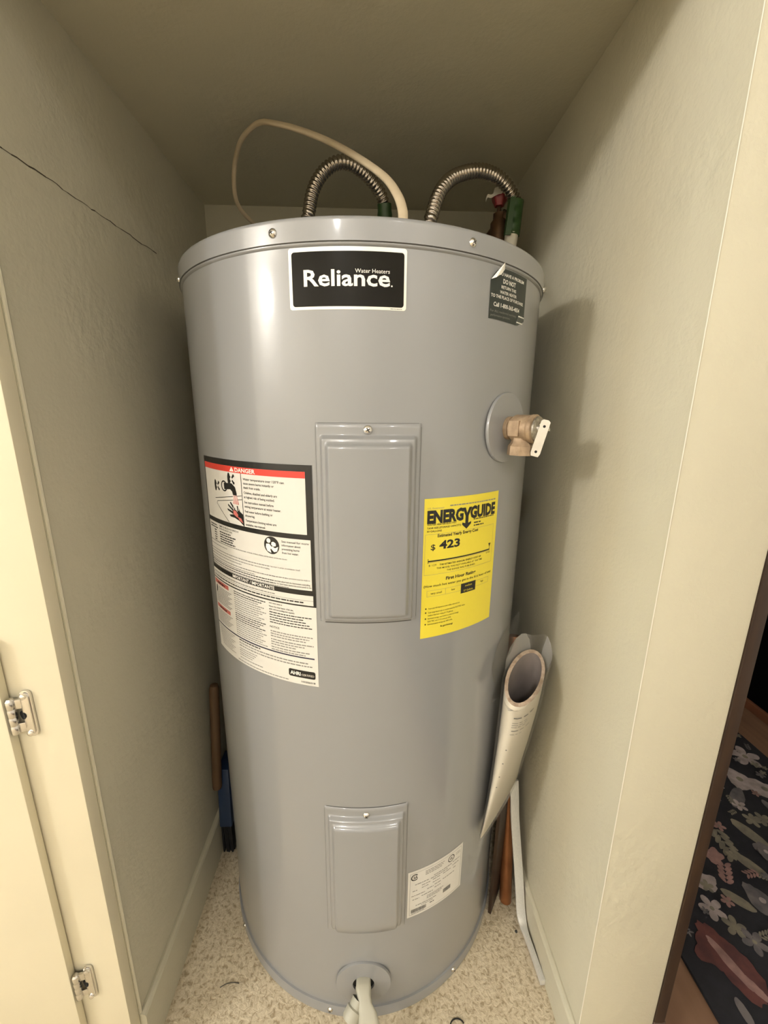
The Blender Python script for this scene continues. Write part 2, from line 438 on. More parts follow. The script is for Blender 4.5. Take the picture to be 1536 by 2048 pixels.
# ================================================================== WATER HEATER
RT = .28
wh = thing('water_heater', 'tall grey enamelled electric water heater standing in the closet', 'water heater')
MB().lathe([(RT-.004,.012),(RT,.016),(RT,.018),(RT,.05),(RT,1.14),(RT,1.1695),(RT,1.1712),(RT+.0022,1.1724),(RT+.0024,1.1736),(RT+.0024,1.19)], segs=160).build('tank_jacket', MT['tank'], wh, smooth=True, angle=60)
MB().lathe([(.001,1.1965),(.255,1.1965),(.272,1.1985),(.2805,1.1985),(.2828,1.1972),(.2836,1.1945),(.2836,1.1938),(.2836,1.1762),(.2836,1.1752),(.2822,1.1750)], segs=160).build('top_cap', MT['tank'], wh, smooth=True, angle=50)
MB().lathe([(.2795,.0232),(.2828,.0230),(.2832,.0222),(.2832,.0005),(.27,.0005)], segs=160).build('base_ring', MT['tank'], wh, smooth=True, angle=40)
MB().lathe([(.28245,1.1742),(.28275,1.1751)], segs=128).build('cap_seam', MT['seam'], wh)

def cp(u, v, off, th0, z0):
    """label coordinates in mm (u to the right, v downwards) to the jacket surface"""
    a = R(th0) + u/1000/RT
    r = RT + off
    return Vector((r*math.sin(a), -r*math.cos(a), z0 - v/1000))

SINGLE = ('black_block', 'white_block', 'red_band')
class Label(object):
    """a printed sticker on the round jacket: stock, then blocks, then print, each as thin layers"""
    def __init__(s, name, th0, z0, label=None, base=.0004):
        s.name, s.th0, s.z0, s.base = name, th0, z0, base
        s.layers = {}; s.single = []
        s.label = label
    def mb(s, m, part):
        if (part, m) not in s.layers: s.layers[(part, m)] = MB()
        return s.layers[(part, m)]
    def rect(s, u0, u1, v0, v1, lay, m, part, step=7.0):
        n = max(1, int(math.ceil((u1-u0)/step)))
        vs = []; fs = []
        o = s.base + lay*.00016
        for i in range(n+1):
            u = u0 + (u1-u0)*i/n
            vs += [cp(u, v0, o, s.th0, s.z0), cp(u, v1, o, s.th0, s.z0)]
        for i in range(n): fs.append((2*i, 2*i+1, 2*i+3, 2*i+2))
        s.mb(m, part).add(vs, fs) if part not in SINGLE else s.single.append((part, m, MB().add(vs, fs)))
    def rrect(s, u0, u1, v0, v1, r, lay, m, part):
        """rounded corners, as vertical strips"""
        us = [u0 + r*(1-math.cos(k*math.pi/12)) for k in range(7)]
        n = max(1, int((u1-u0-2*r)/6)); us += [u0+r+(u1-u0-2*r)*i/n for i in range(1, n)]
        us += [u1 - r*(1-math.cos(k*math.pi/12)) for k in range(6, -1, -1)]
        o = s.base + lay*.00016; vs = []; fs = []
        for u in us:
            d = max(0, r-(u-u0), r-(u1-u)); h = r - math.sqrt(max(0, r*r-d*d))
            vs += [cp(u, v0+h, o, s.th0, s.z0), cp(u, v1-h, o, s.th0, s.z0)]
        for i in range(len(us)-1): fs.append((2*i, 2*i+1, 2*i+3, 2*i+2))
        s.mb(m, part).add(vs, fs) if part not in SINGLE else s.single.append((part, m, MB().add(vs, fs)))
    def poly(s, pts, lay, m, part):
        o = s.base + lay*.00016
        area = sum(pts[i][0]*pts[(i+1)%len(pts)][1]-pts[(i+1)%len(pts)][0]*pts[i][1] for i in range(len(pts)))
        if area > 0: pts = pts[::-1]
        bm = bmesh.new()
        bm.faces.new([bm.verts.new((u, v, 0)) for u, v in pts])
        u0 = min(p[0] for p in pts); u1 = max(p[0] for p in pts); c = u0 + 4.0
        bmesh.ops.triangulate(bm, faces=bm.faces)
        while c < u1:   # cut into narrow strips so that the print follows the curve
            bmesh.ops.bisect_plane(bm, geom=bm.verts[:] + bm.edges[:] + bm.faces[:], plane_co=(c, 0, 0), plane_no=(1, 0, 0)); c += 4.0
        bm.verts.index_update()
        s.mb(m, part).add([cp(q.co.x, q.co.y, o, s.th0, s.z0) for q in bm.verts], [tuple(q.index for q in f.verts) for f in bm.faces])
        bm.free()
    def disc(s, u, v, r, lay, m, part, n=24, rv=None):
        s.poly([(u+r*math.cos(2*math.pi*k/n), v+(rv or r)*math.sin(2*math.pi*k/n)) for k in range(n)], lay, m, part)
    def line(s, u0, v0, u1, v1, w, lay, m, part):
        d = math.hypot(u1-u0, v1-v0); nx, ny = -(v1-v0)/d*w/2, (u1-u0)/d*w/2
        s.poly([(u0+nx,v0+ny),(u1+nx,v1+ny),(u1-nx,v1-ny),(u0-nx,v0-ny)], lay, m, part)
    def ring(s, u, v, r, w, lay, m, part, a0=0, a1=360, n=24):
        o = s.base + lay*.00016; vs = []; fs = []
        for k in range(n+1):
            a = R(a0 + (a1-a0)*k/n)
            for rr in (r-w/2, r+w/2): vs.append(cp(u+rr*math.cos(a), v+rr*math.sin(a), o, s.th0, s.z0))
        for k in range(n): fs.append((2*k, 2*k+2, 2*k+3, 2*k+1))
        s.mb(m, part).add(vs, fs)
    def text(s, txt, u, v, h, lay, m, part, w=None, bold=0.0, align='l', wf=1.0):
        """baseline at (u, v); h = capital height in mm; w fits the width; bold = stroke offset"""
        c = bpy.data.curves.new('t', 'FONT'); c.body = txt; c.resolution_u = 2; c.offset = bold; c.size = 1
        ob = bpy.data.objects.new('t', c); COL.objects.link(ob)
        dg = bpy.context.evaluated_depsgraph_get(); ev = ob.evaluated_get(dg); me = ev.to_mesh()
        P = [(x.co.x, x.co.y) for x in me.vertices]; F = [tuple(p.vertices) for p in me.polygons]
        ev.to_mesh_clear(); bpy.data.objects.remove(ob); bpy.data.curves.remove(c)
        if not P: return
        x0 = min(p[0] for p in P); x1 = max(p[0] for p in P)
        sy = h/.70; sx = (w/(x1-x0)) if w else sy*wf
        W = (x1-x0)*sx
        if align == 'r': u -= W
        elif align == 'c': u -= W/2
        o = s.base + lay*.00016
        s.mb(m, part).add([cp(u+(p[0]-x0)*sx, v-p[1]*sy, o, s.th0, s.z0) for p in P], F)
        return W
    def greek(s, u0, u1, v, h, lay, m, part, seed=None):
        """a line of print too small to read: word-length dashes"""
        rg = random.Random(seed if seed is not None else int(u0*31+v*17))
        u = u0
        while u < u1-1:
            w_ = min(rg.uniform(2.2, 7.5)*max(.5, h/1.6), u1-u)
            if w_ > .6: s.rect(u, u+w_, v-h, v, lay, m, part, 12)
            u += w_ + .55*h
    def finish(s, parent):
        base = None
        for (part, m), mb in s.layers.items():
            if part == 'stock':
                base = mb.build(s.name, MT[m], parent)
        if s.label: base['label'] = s.label
        for (part, m), mb in s.layers.items():
            if part != 'stock':
                o = mb.build(part, MT[m], base)
                if part not in ('black_field', 'black_box', 'peeled_corner', 'lifted_fold'): o['kind'] = 'stuff'
        for part, m, mb in s.single: mb.build(part, MT[m], base)
        return base

# ---- brand plate
L = Label('brand_plate', -15.75, 1.1708, 'glossy black brand plate with silver border and white lettering')
L.rrect(-1.5, 125.3, .2, 60.2, 3, 0, 'silver', 'stock')
L.rrect(2.0, 122.5, 4.3, 57.2, 3, 1, 'inkgloss', 'black_field')
L.text('Reliance', 15.2, 37.2, 15.6, 2, 'whiteink', 'lettering', w=92.3, bold=.02)
L.text('Water Heaters', 70.5, 24.9, 4.0, 3, 'whiteink', 'lettering_small', w=36.5)
L.disc(109.3, 36.7, .9, 2, 'whiteink', 'lettering', 8)
L.greek(108, 121, 59.2, .8, 1, 'grey_ink', 'small_print')
L.finish(wh)

# ---- danger label
L = Label('danger_label', -55, .942, 'tall white danger label with red and black bands')
B, W_, P_ = 'black_block', 'white_block', 'print'
L.rect(2.5, 209.2, -.3, 300, 0, 'white', 'stock')
L.rect(2.5, 209.2, -.3, 183.2, 1, 'ink', B)
L.rect(7, 200.3, 7.8, 86, 2, 'white', W_)
L.rect(7, 200.3, 7.8, 15.8, 3, 'redink', 'red_band')
L.rect(6, 204.5, 92.6, 160.2, 2, 'white', W_)
L.rect(4, 205.6, 167.3, 181.1, 2, 'white', W_)
L.text('DANGER', 93.2, 14.4, 5.2, 4, 'whiteink', 'white_print', w=36.5, bold=.02)
L.poly([(82, 14.5), (91, 14.5), (86.5, 8.6)], 4, 'whiteink', 'white_print')
L.rect(86.1, 86.9, 10.3, 12.6, 5, 'redink', 'red_print'); L.rect(86.1, 86.9, 13.1, 13.8, 5, 'redink', 'red_print')
L.rect(103.6, 104.6, 15.8, 86, 3, 'ink', P_)
h = 3.0
W1 = L.text('Water temperature over 120°F can', 107.5, 24.0, h, 3, 'ink', P_, w=64.5, bold=.016)
for t, v in (('cause severe burns instantly or', 29.4), ('death from scalds.', 34.8), ('Children, disabled and elderly are', 41.6), ('at highest risk of being scalded.', 47.2),
             ('See instruction manual before', 54.0), ('setting temperature at water heater.', 59.6), ('Feel water before bathing or', 66.2), ('showering.', 71.8),
             ('Temperature limiting valves are', 78.4), ('available, see manual.', 84.0)):
    L.text(t, 107.5, v, h, 3, 'ink', P_, bold=.016, wf=.93)
# pictogram: two tap handles, spout, hot stream, hand over the tub
def knob(u, v, k):
    L.disc(u-5*k, v, 3.2*k, 3, 'ink', P_, 16, rv=8*k)
    for a in (45, 135, 225, 315):
        L.line(u, v, u+6.5*k*math.cos(R(a)), v+6.5*k*math.sin(R(a)), 2.6*k, 3, 'ink', P_)
        L.disc(u+6.5*k*math.cos(R(a)), v+6.5*k*math.sin(R(a)), 1.9*k, 3, 'ink', P_, 10)
    L.disc(u, v, 2.4*k, 4, 'white', 'white_print', 12)
knob(47, 37.5, 1.0); knob(84, 25.0, 1.05)
L.ring(66, 36, 6.5, 2.0, 3, 'ink', P_)
L.poly([(66,31.5),(84,30.5),(91,35),(93.5,43),(93.5,46),(85.5,46),(84,41.5),(80,39),(66,40.5)], 3, 'ink', P_)
L.poly([(85.5,46.5),(93.5,46.5),(96.5,58),(84,58)], 3, 'pinkink', 'red_print')
for k in range(4): L.line(86+2.2*k, 47, 85+3.4*k, 66, .9, 4, 'whiteink', 'white_print')
L.line(38, 56, 103.5, 45, .8, 3, 'ink', P_); L.line(44, 59.5, 103.5, 50, .8, 3, 'ink', P_)
L.line(44, 59.5, 42, 63, .8, 3, 'ink', P_); L.line(42, 63, 72, 85.5, .8, 3, 'ink', P_)
L.poly([(103.5,70),(103.5,85.5),(96,80),(86,77),(77,76.5),(74,74),(84,72.5),(71,68.5),(70,66),(83,68.5),(72,61.5),(73,59.5),(85,66),(77,57),(79.5,56),(88,64),(93,68.5),(91.5,60),(94,59.5),(98,67)], 4, 'ink', P_)
L.poly([(84,66.5),(90,67),(94,72),(92,76),(84,72)], 5, 'pinkink', 'red_print')
L.poly([(92,74),(100,76),(103,82),(96,79)], 5, 'pinkink', 'red_print')
# second panel
L.text('TIME TO PRODUCE SERIOUS', 42, 97.2, 2.4, 3, 'ink', P_, w=49, bold=.01)
L.text('BURN ON ADULT SKIN', 42, 100.9, 2.2, 3, 'ink', P_, w=34, bold=.005)
for k, (a, b) in enumerate(((42, 72), (42, 84), (42, 78), (42, 76), (42, 82))): L.greek(a, b, 105.2+3.5*k, 1.7, 3, 'ink', P_, seed=50+k)
L.greek(11, 34, 97.6, 1.7, 3, 'ink', P_); L.greek(11, 38, 101.2, 1.7, 3, 'ink', P_)
for k in range(5): L.greek(24, 32, 105.2+3.5*k, 1.7, 3, 'ink', P_, seed=70+k)
L.disc(149.3, 104.8, 11.8, 3, 'ink', 'manual_symbol', 36)
L.disc(145, 98.8, 3.1, 4, 'whiteink', 'white_print', 16)
L.poly([(141,103.5),(146,103),(149,106.5),(153,107.5),(152.5,110),(147,109.5),(148.5,115),(142.5,113),(140.3,108)], 4, 'whiteink', 'white_print')
L.poly([(150,105.5),(154.5,108),(159.5,105.5),(157.5,112),(153,113.5),(149.5,110.5)], 4, 'whiteink', 'white_print')
L.poly([(149.5,100.5),(152.5,99.5),(156,101.5),(156,105),(152,106),(149,104)], 4, 'whiteink', 'white_print')
for t, v, w2 in (('See manual for more', 98.9, 37.5), ('information about', 103.9, None), ('preventing burns', 108.9, None), ('from hot water.', 113.9, None)):
    L.text(t, 164.6, v, 2.75, 3, 'ink', P_, w=w2, wf=.93, bold=.01)
rows = ((122.0, 6, 'on the skin of infants, children, and the elderly can be even shorter.', 172, 2.0, 0), (127.2, 6, None, 60, 1.7, 0),
        (134.6, 6, 'may occur in certain circumstances. Install', 189, 2.1, 0), (138.6, 6, 'reduce the risk of scalding.', 144, 2.0, 0), (142.6, 6, None, 92, 1.9, 0),
        (147.4, 6, 'provisions must be made to', 202, 2.1, 0), (150.9, 6, None, 118, 1.8, 0), (153.6, 6, 'you must adjust both the thermostats controlling', 202, 2.1, .012),
        (157.0, 6, 'the water heater (behind the access panel) to the', 203.5, 2.0, .012), (159.7, 6, None, 172, 1.6, 0))
for v, a, t, e, hh, bo in rows:
    st = e
    if t:
        ww = L.text(t, e, v, hh, 3, 'ink', P_, align='r', bold=bo, wf=.86)
        st = e - ww - 1.2
    L.greek(a, st, v, hh*.62, 3, 'ink' if bo else 'grey_ink', P_ if bo else 'small_print', seed=int(v*10))
L.text('IMPORTANT / IMPORTANTE', 68.6, 166.0, 4.5, 2, 'whiteink', 'white_print', w=81, bold=.012)
L.greek(8, 150, 172.2, 1.5, 3, 'grey_ink', 'small_print', 3); L.greek(8, 192, 178.4, 1.8, 3, 'ink', P_, 4)
L.rect(4, 205.6, 174.2, 174.7, 3, 'grey_ink', 'small_print')
# lower half
L.rect(5, 53, 185.2, 191.8, 1, 'pinkink', 'red_band'); L.rect(6, 53, 225.6, 231.6, 1, 'pinkink', 'red_band')
L.greek(16, 42, 190.0, 2.2, 2, 'ink', P_, 21); L.greek(16, 42, 230.0, 2.2, 2, 'ink', P_, 22)
L.poly([(8,206),(9,196),(12,193.5),(14,198),(12.5,206)], 1, 'ink', P_)
for k in range(11): L.greek(17 if k < 4 else 7, 60-(k % 3)*5, 196.5+2.55*k, 1.2, 1, 'grey_ink', 'small_print', 100+k)
for k in range(8): L.greek(7, 58-(k % 4)*4, 235.5+2.6*k, 1.1, 1, 'grey_ink', 'small_print', 120+k)
for k in range(21): L.greek(67.5, 133-(k*7 % 5)*3.2, 188.0+3.35*k, 1.35, 1, 'ink' if k < 2 or 9 < k < 14 else 'grey_ink', P_ if k < 2 or 9 < k < 14 else 'small_print', 140+k)
L.greek(139, 160, 187.2, 1.5, 1, 'grey_ink', 'small_print', 5)
for t, v in (('Inspect the water heater, drain pan,', 192.0), ('pipes, and surrounding area regularly.', 196.0), ('', 0)):
    if t: L.text(t, 139, v, 2.3, 1, 'ink', P_, bold=.012, wf=.80)
for k in range(5): L.greek(139, 203-(k*3 % 4)*4, 200.2+3.7*k, 1.4, 1, 'ink', P_, 170+k)
L.text('NOTICE', 138.5, 222.6, 2.9, 1, 'ink', P_, w=15.5, bold=.015)
for k in range(3): L.greek(139, 203-k*5, 228.4+3.7*k, 1.6, 1, 'grey_ink', 'small_print', 180+k)
for k in range(3): L.greek(139, 204-k*13, 240.6+3.7*k, 1.6, 1, 'grey_ink', 'small_print', 190+k)
for k in range(2): L.greek(139, 199-k*7, 252.2+3.7*k, 1.6, 1, 'grey_ink', 'small_print', 195+k)
L.rect(3.5, 204.5, 257.4, 259.4, 1, 'navy_ink', 'rules')
for k in range(10): L.greek(6+k*1.2, 60-(k % 3)*5, 263.2+3.1*k, 1.1, 1, 'grey_ink', 'small_print', 200+k)
L.greek(72, 118, 263.0, 1.8, 1, 'ink', P_, 220)
L.greek(72, 196, 267.5, 1.7, 1, 'grey_ink', 'small_print', 221); L.greek(72, 201, 271.9, 1.7, 1, 'grey_ink', 'small_print', 222)
for k in range(4): L.greek(72, 112-k*4, 276.5+3.4*k, 1.3, 1, 'grey_ink', 'small_print', 224+k)
L.greek(72, 122, 291.4, 1.3, 1, 'grey_ink', 'small_print', 230); L.greek(66, 166, 297.0, 1.4, 1, 'grey_ink', 'small_print', 231)
L.rrect(165.5, 205.0, 278.2, 289.6, 2.6, 1, 'ink', B)
L.text('AHRI', 168, 286.4, 5.2, 2, 'whiteink', 'white_print', w=15.5, bold=.03)
L.text('CERTIFIED', 185, 286.2, 3.0, 2, 'silver', 'silver_print', w=18.2)
L.text('100306018', 184.0, 296.8, 2.7, 1, 'ink', P_, w=20.5, bold=.012)
L.finish(wh)

# ---- energy guide
L = Label('energy_guide', 15.85, .9007, 'bright yellow energy guide sticker with black print')
L.rect(-.2, 126.0, -.4, 190.3, 0, 'yellow', 'stock')
L.text('U.S. Government', 4.4, 13.0, 2.2, 1, 'grey_ink', 'small_print', w=23)
L.greek(36, 119, 11.0, 1.5, 1, 'grey_ink', 'small_print', 300)
L.text('ENERG', 4.0, 30.7, 15.2, 1, 'ink', P_, w=54.0, bold=.055)
L.text('GUIDE', 69.5, 30.3, 15.2, 1, 'ink', P_, w=50.0, bold=.055)
L.poly([(56.0,15.2),(61.0,15.2),(63.9,22.5),(67.2,15.2),(72.2,15.2),(66.7,26.5),(66.7,36.3),(71.5,34.6),(71.8,37.6),(64.2,44.2),(56.4,37.8),(56.6,34.8),(61.5,36.3),(61.5,26.5)], 1, 'ink', P_)
for k, (t, v, ww) in enumerate((('WATER HEATER-ELECTRIC', 34.3, 43), ('TANK SIZE (STORAGE CAPACITY):', 38.6, 51), ('50 GALLONS', 42.8, 21))):
    L.text(t, 4.2, v, 2.3, 1, 'ink', P_, w=ww, bold=.02)
L.greek(76, 118, 33.3, 1.3, 1, 'ink', P_, 301); L.greek(77, 90, 38.4, 1.7, 1, 'ink', P_, 302); L.greek(77, 96, 42.2, 1.7, 1, 'ink', P_, 303)
def outline(u0, u1, v0, v1, w_, m='grey_ink', part='rules'):
    L.rect(u0, u1, v0, v0+w_, 1, m, part); L.rect(u0, u1, v1-w_, v1, 1, m, part)
    L.rect(u0, u0+w_, v0, v1, 1, m, part); L.rect(u1-w_, u1, v0, v1, 1, m, part)
outline(2.2, 119, 45.6, 100.5, .28)
L.text('Estimated Yearly Energy Cost', 19.6, 50.2, 4.0, 1, 'ink', P_, w=66.5, bold=.03)
L.text('$', 10.4, 66.6, 7.4, 1, 'ink', P_, w=6.6, bold=.012)
L.text('423', 22.6, 66.2, 10.6, 1, 'ink', P_, w=32, bold=.035)
L.rect(7.2, 113.4, 80.7, 82.6, 1, 'ink', P_); L.rect(7.0, 7.7, 78.2, 84.6, 1, 'ink', P_)
L.poly([(110.0,72.4),(115.2,72.4),(113.0,77.2),(113.0,81),(112.2,81),(112.2,77.2)], 1, 'ink', P_)
L.rect(7.2, 113.4, 83.5, 83.8, 1, 'grey_ink', 'rules')
L.text('$ 129', 8.4, 88.6, 2.5, 1, 'ink', P_, w=11); L.text('$ 422', 106, 86.6, 2.3, 1, 'ink', P_, w=8.5)
L.text('THE ESTIMATED ANNUAL ENERGY COST OF', 24, 89.0, 2.4, 1, 'ink', P_, w=71, bold=.018)
L.text('THIS MODEL WAS NOT AVAILABLE AT THE TIME', 20, 93.5, 2.4, 1, 'ink', P_, w=78, bold=.008)
L.text('THE RANGE WAS PUBLISHED.', 35.5, 98.0, 2.4, 1, 'ink', P_, w=49, bold=.008)
L.text('First Hour Rating', 34.8, 110.4, 4.4, 1, 'ink', P_, w=51.5, bold=.032)
L.text('(How much hot water you get in the first hour of use)', 2.3, 117.4, 3.2, 1, 'ink', P_, w=118, bold=.014)
outline(7.2, 115.2, 122.4, 131.0, .28)
L.rect(35, 35.3, 122.4, 131, 1, 'grey_ink', 'rules')
L.rect(60.4, 87.6, 121.3, 135.5, 2, 'ink', 'black_box')
L.text('medium', 74, 126.6, 2.8, 3, 'yellow', 'yellow_print', align='c'); L.text('57 Gallons', 74, 133.6, 2.8, 3, 'yellow', 'yellow_print', align='c')
L.text('very small', 21, 128.0, 2.9, 1, 'ink', P_, align='c', bold=.008); L.text('low', 47.5, 127.6, 2.9, 1, 'ink', P_, align='c', bold=.008); L.text('high', 101, 127.4, 2.7, 1, 'ink', P_, align='c')
for v in (147.6, 153.3, 162.0, 170.2): L.disc(6.6, v, 1.05, 1, 'ink', P_, 12)
for t, v in (('Your cost will depend on your utility rates and use.', 148.8), ('Cost range based only on models fueled by ELECTRIC with a', 154.5), ('medium first hour rating (51-75 gallons).', 158.8),
             ('Estimated energy cost based on a national average', 163.2), ('ELECTRIC cost of 12 cents per kWh.', 167.4), ('Estimated yearly energy use: 3493 kWh.', 171.6)):
    L.text(t, 10, v, 2.1, 1, 'ink', P_, wf=.80, bold=.006)
L.text('ftc.gov/energy', 29.4, 177.8, 2.6, 1, 'ink', P_, w=20.5, bold=.02)
L.finish(wh)

# ---- dark green sticker with a peeling corner
L = Label('service_sticker', 32, 1.163, 'dark green service sticker with a peeling white corner')
st = []
for u, top, bot in ((0.5,8.5,49.6),(2.5,5.4,49.5),(6,1.5,49.4),(11,-3.2,49.4),(17,-6.6,49.5),(25,-7.3,49.7),(35,-7.4,50),(45,-7.4,50.2),(55,-7.4,50.4),(62,-7.4,50.0),(68,-7.3,47.5),(74,-7.3,45),(79,-7.2,43.3)):
    st.append((u, top, bot))
vs_ = []; fs_ = []
for u, a, b in st: vs_ += [cp(u, a, L.base, L.th0, L.z0), cp(u, b, L.base, L.th0, L.z0)]
for i in range(len(st)-1): fs_.append((2*i, 2*i+1, 2*i+3, 2*i+2))
L.mb('greenlab', 'stock').add(vs_, fs_)
# curled corner: its pale back turns outwards
fold = [(1.2, 7.6, .0006), (17.2, -6.0, .0006), (19.2, -4.6, .0045), (13.0, 1.0, .006), (5.0, 6.2, .005)]
L.mb('whiteink', 'peeled_corner').add([cp(12.0, -9.2, .010, L.th0, L.z0)] + [cp(u, v, o, L.th0, L.z0) for u, v, o in fold], [(0,1,5),(0,5,4),(0,4,3),(0,3,2)])
L.poly([(55,50.3),(60,40.5),(79,36),(79,43.3),(68,47.5),(62,50)], 1, 'greenlab2', 'lifted_fold')
T_ = 'lettering'
L.text('OU HAVE A PROBLEM', 14.0, .8, 3.4, 1, 'whiteink', T_, w=56, bold=.015)
L.text('DO NOT', 22.8, 8.6, 4.8, 1, 'whiteink', T_, w=26.8, bold=.022)
L.text('RETURN THIS', 20.2, 14.4, 3.3, 1, 'whiteink', T_, w=31.5, bold=.012)
L.text('WATER HEATER', 18.2, 20.1, 3.3, 1, 'whiteink', T_, w=35.5, bold=.012)
L.text('TO THE PLACE OF PURCHASE.', 2.4, 25.6, 3.4, 1, 'whiteink', T_, w=70.5, bold=.014)
L.text('Call 1-800-365-4054', 7.8, 35.2, 4.6, 1, 'whiteink', T_, w=55.5, bold=.014)
L.text('For ALL residential warranty,', 2.8, 41.6, 2.5, 1, 'grey_ink', 'lettering_small', w=54)
L.text('performance questions.', 3.6, 46.2, 2.5, 1, 'grey_ink', 'lettering_small', w=39)
L.greek(62, 78, 39.8, 1.5, 2, 'whiteink', T_, 9); L.greek(58, 76, 47.2, 1.3, 2, 'whiteink', T_, 10)
L.finish(wh)

# ---- rating plate
L = Label('rating_plate', 14.6, .3035, 'small white rating plate near the floor')
L.rect(-.5, 107, 0, 96, 0, 'white', 'stock')
for a, b, c, d in ((3,103.5,4.6,5.1),(3,103.5,91.6,92.1),(3,3.5,4.6,92.1),(103,103.5,4.6,92.1)): L.rect(a, b, c, d, 1, 'grey_ink', 'rules')
L.ring(11, 13.6, 5.6, 2.0, 1, 'ink', P_, 40, 320); L.text('SA', 8.6, 16.2, 5.0, 1, 'ink', P_, w=7.6, bold=.03)
L.ring(80.5, 14.6, 6.2, 1.5, 1, 'ink', P_); L.text('UL', 77.6, 17.0, 5.0, 1, 'ink', P_, w=6.0, bold=.03)
for k in range(3): L.greek(30, 66-k*2, 10.6+3.3*k, 1.5, 1, 'grey_ink', P_+'_small', 400+k)
for k in range(2): L.greek(91, 101, 12+3.2*k, 1.2, 1, 'grey_ink', P_+'_small', 405+k)
for k, (a, b, v) in enumerate(((12,36,30.5),(46,82,27.5),(84,100,26),(40,74,31.5),(8,16,43),(24,40,36.5),(24,36,41.5),(44,58,36),(44,58,42),(64,80,36),(84,98,33),(86,92,40),(6,30,53),(34,46,50),(48,60,48.5),(48,60,55),(8,20,61),(24,46,59),(64,90,48))):
    L.greek(a, b, v, 1.6, 1, 'grey_ink', P_+'_small', 410+k)
for k in range(3): L.greek(34, 66-k*3, 64+2.8*k, 1.3, 1, 'grey_ink', P_+'_small', 440+k)
L.greek(14, 52, 75.4, 1.6, 1, 'grey_ink', P_+'_small', 450); L.greek(24, 46, 78.6, 1.3, 1, 'grey_ink', P_+'_small', 451); L.greek(40, 48, 83.4, 1.8, 1, 'ink', P_, 452)
def bars(u0, u1, v0, v1, sd):
    g = random.Random(sd); u = u0
    while u < u1:
        w_ = g.uniform(.25, .8); L.rect(u, min(u+w_, u1), v0, v1, 1, 'ink', 'bar_code'); u += w_ + g.uniform(.25, .55)
bars(6, 33, 80.8, 88.2, 1); bars(66, 82, 71, 79.5, 2)
L.greek(7, 30, 90.6, 1.2, 1, 'grey_ink', P_+'_small', 460)
L.finish(wh)
# narrow paper edge of another sticker on the far right side
L = Label('side_sticker', 72.0, 1.145); L.rect(0, 30, 0, 120, 0, 'white', 'stock'); L.finish(wh)

# ---- access panels: stamped covers with two raised steps
def smoothstep(a, b, t):
    t = min(1, max(0, (t-a)/(b-a))); return t*t*(3-2*t)
def access_panel(th_c, z_top, fade=0.0):
    Wd, Hd = 124.0, 250.5
    def grid(n, L_, extra):
        g = sorted(set([round(x, 3) for x in extra] + [round(L_*i/n, 3) for i in range(n+1)])); return g
    brk = (0, .6, 3.5, 5, 6, 7, 8, 9, 10, 11.5, 12.5, 13.5, 14.5, 15.5, 17, 18.5)
    us = grid(20, Wd, list(brk) + [Wd-b for b in brk])
    tb = (0, .6, 6, 12.5, 13.5, 14.5, 15.5, 16.5, 18, 20, 22, 24, 26, 28, 30, 32, 34)
    bb = (0, .6, 1.5, 2.5, 4, 5.5, 7, 8.5, 10, 11.5, 13, 15)
    vs2 = grid(14, Hd, list(tb) + [Hd-b for b in bb])
    def H(u, v):
        dx = min(u, Wd-u)
        dt = v - 8.5; db = Hd - v + 3.0
        # rounded meeting of sides in the corners
        def step(a, b):
            return smoothstep(a, b, dx)*smoothstep(a, b, dt)*smoothstep(a, b, db)
        h_ = .0013 + .0066*step(4.5, 10.0) + .0066*step(11.8, 18.5)
        if fade: h_ = .0003 + (h_-.0003)*smoothstep(0, fade, Hd-v)
        if min(dx, v, Hd-v) < .3: h_ = .0002
        return h_
    def cut(u, v):  # rounded outer corners
        r = 6.0; du = max(0, r-min(u, Wd-u)); dv = max(0, r-min(v, Hd-v))
        return u, v
    m = MB(); vv = []
    for v in vs2:
        for u in us: vv.append(cp(u-Wd/2, v, H(u, v), th_c, z_top))
    n = len(us); ff = []
    for j in range(len(vs2)-1):
        for i in range(n-1): ff.append((j*n+i, (j+1)*n+i, (j+1)*n+i+1, j*n+i+1))
    m.add(vv, ff)
    p = m.build('access_panel', MT['tank'], wh, smooth=True, angle=80)
    # shadow line along the panel edge, put in as dark strips
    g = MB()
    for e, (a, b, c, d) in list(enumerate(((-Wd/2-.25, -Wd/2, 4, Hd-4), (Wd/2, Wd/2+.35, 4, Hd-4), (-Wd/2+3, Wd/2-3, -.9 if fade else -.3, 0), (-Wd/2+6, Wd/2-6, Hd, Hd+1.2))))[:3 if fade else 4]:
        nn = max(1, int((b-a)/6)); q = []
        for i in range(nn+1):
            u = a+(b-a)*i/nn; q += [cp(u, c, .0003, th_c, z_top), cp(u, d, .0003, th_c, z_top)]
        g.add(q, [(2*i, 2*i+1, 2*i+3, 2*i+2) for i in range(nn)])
    tag(g.build('edge_shade', MT['seam'], p), kind='stuff')
    return p

def screw(parent, pos, d, r=.0042):
    m = MB()
    m.lathe([(r*1.15, -.0012), (r*1.15, .0004), (r, .0012), (r*.75, .0024), (r*.4, .0031), (.00005, .0033)], pos, d, 14)
    m.cur = 1
    o, x, y, dd = m.frame(pos, d)
    a = R(30)
    X = x*math.cos(a) + y*math.sin(a); Y = dd.cross(X)
    for P, Q in ((X, Y), (Y, X)):
        b = o + dd*.0030
        c = [b - P*r*.55 - Q*r*.13, b + P*r*.55 - Q*r*.13, b + P*r*.55 + Q*r*.13, b - P*r*.55 + Q*r*.13]
        if (c[1]-c[0]).cross(c[2]-c[1]).dot(dd) < 0: c = c[::-1]
        m.add([p + dd*.0004 for p in c], [(0,1,2,3)])
    return m.build('screw', [MT['steel'], MT['seam']], parent, smooth=True, angle=50)
def on_jacket(th, z, r): a = R(th); return (r*math.sin(a), -r*math.cos(a), z)
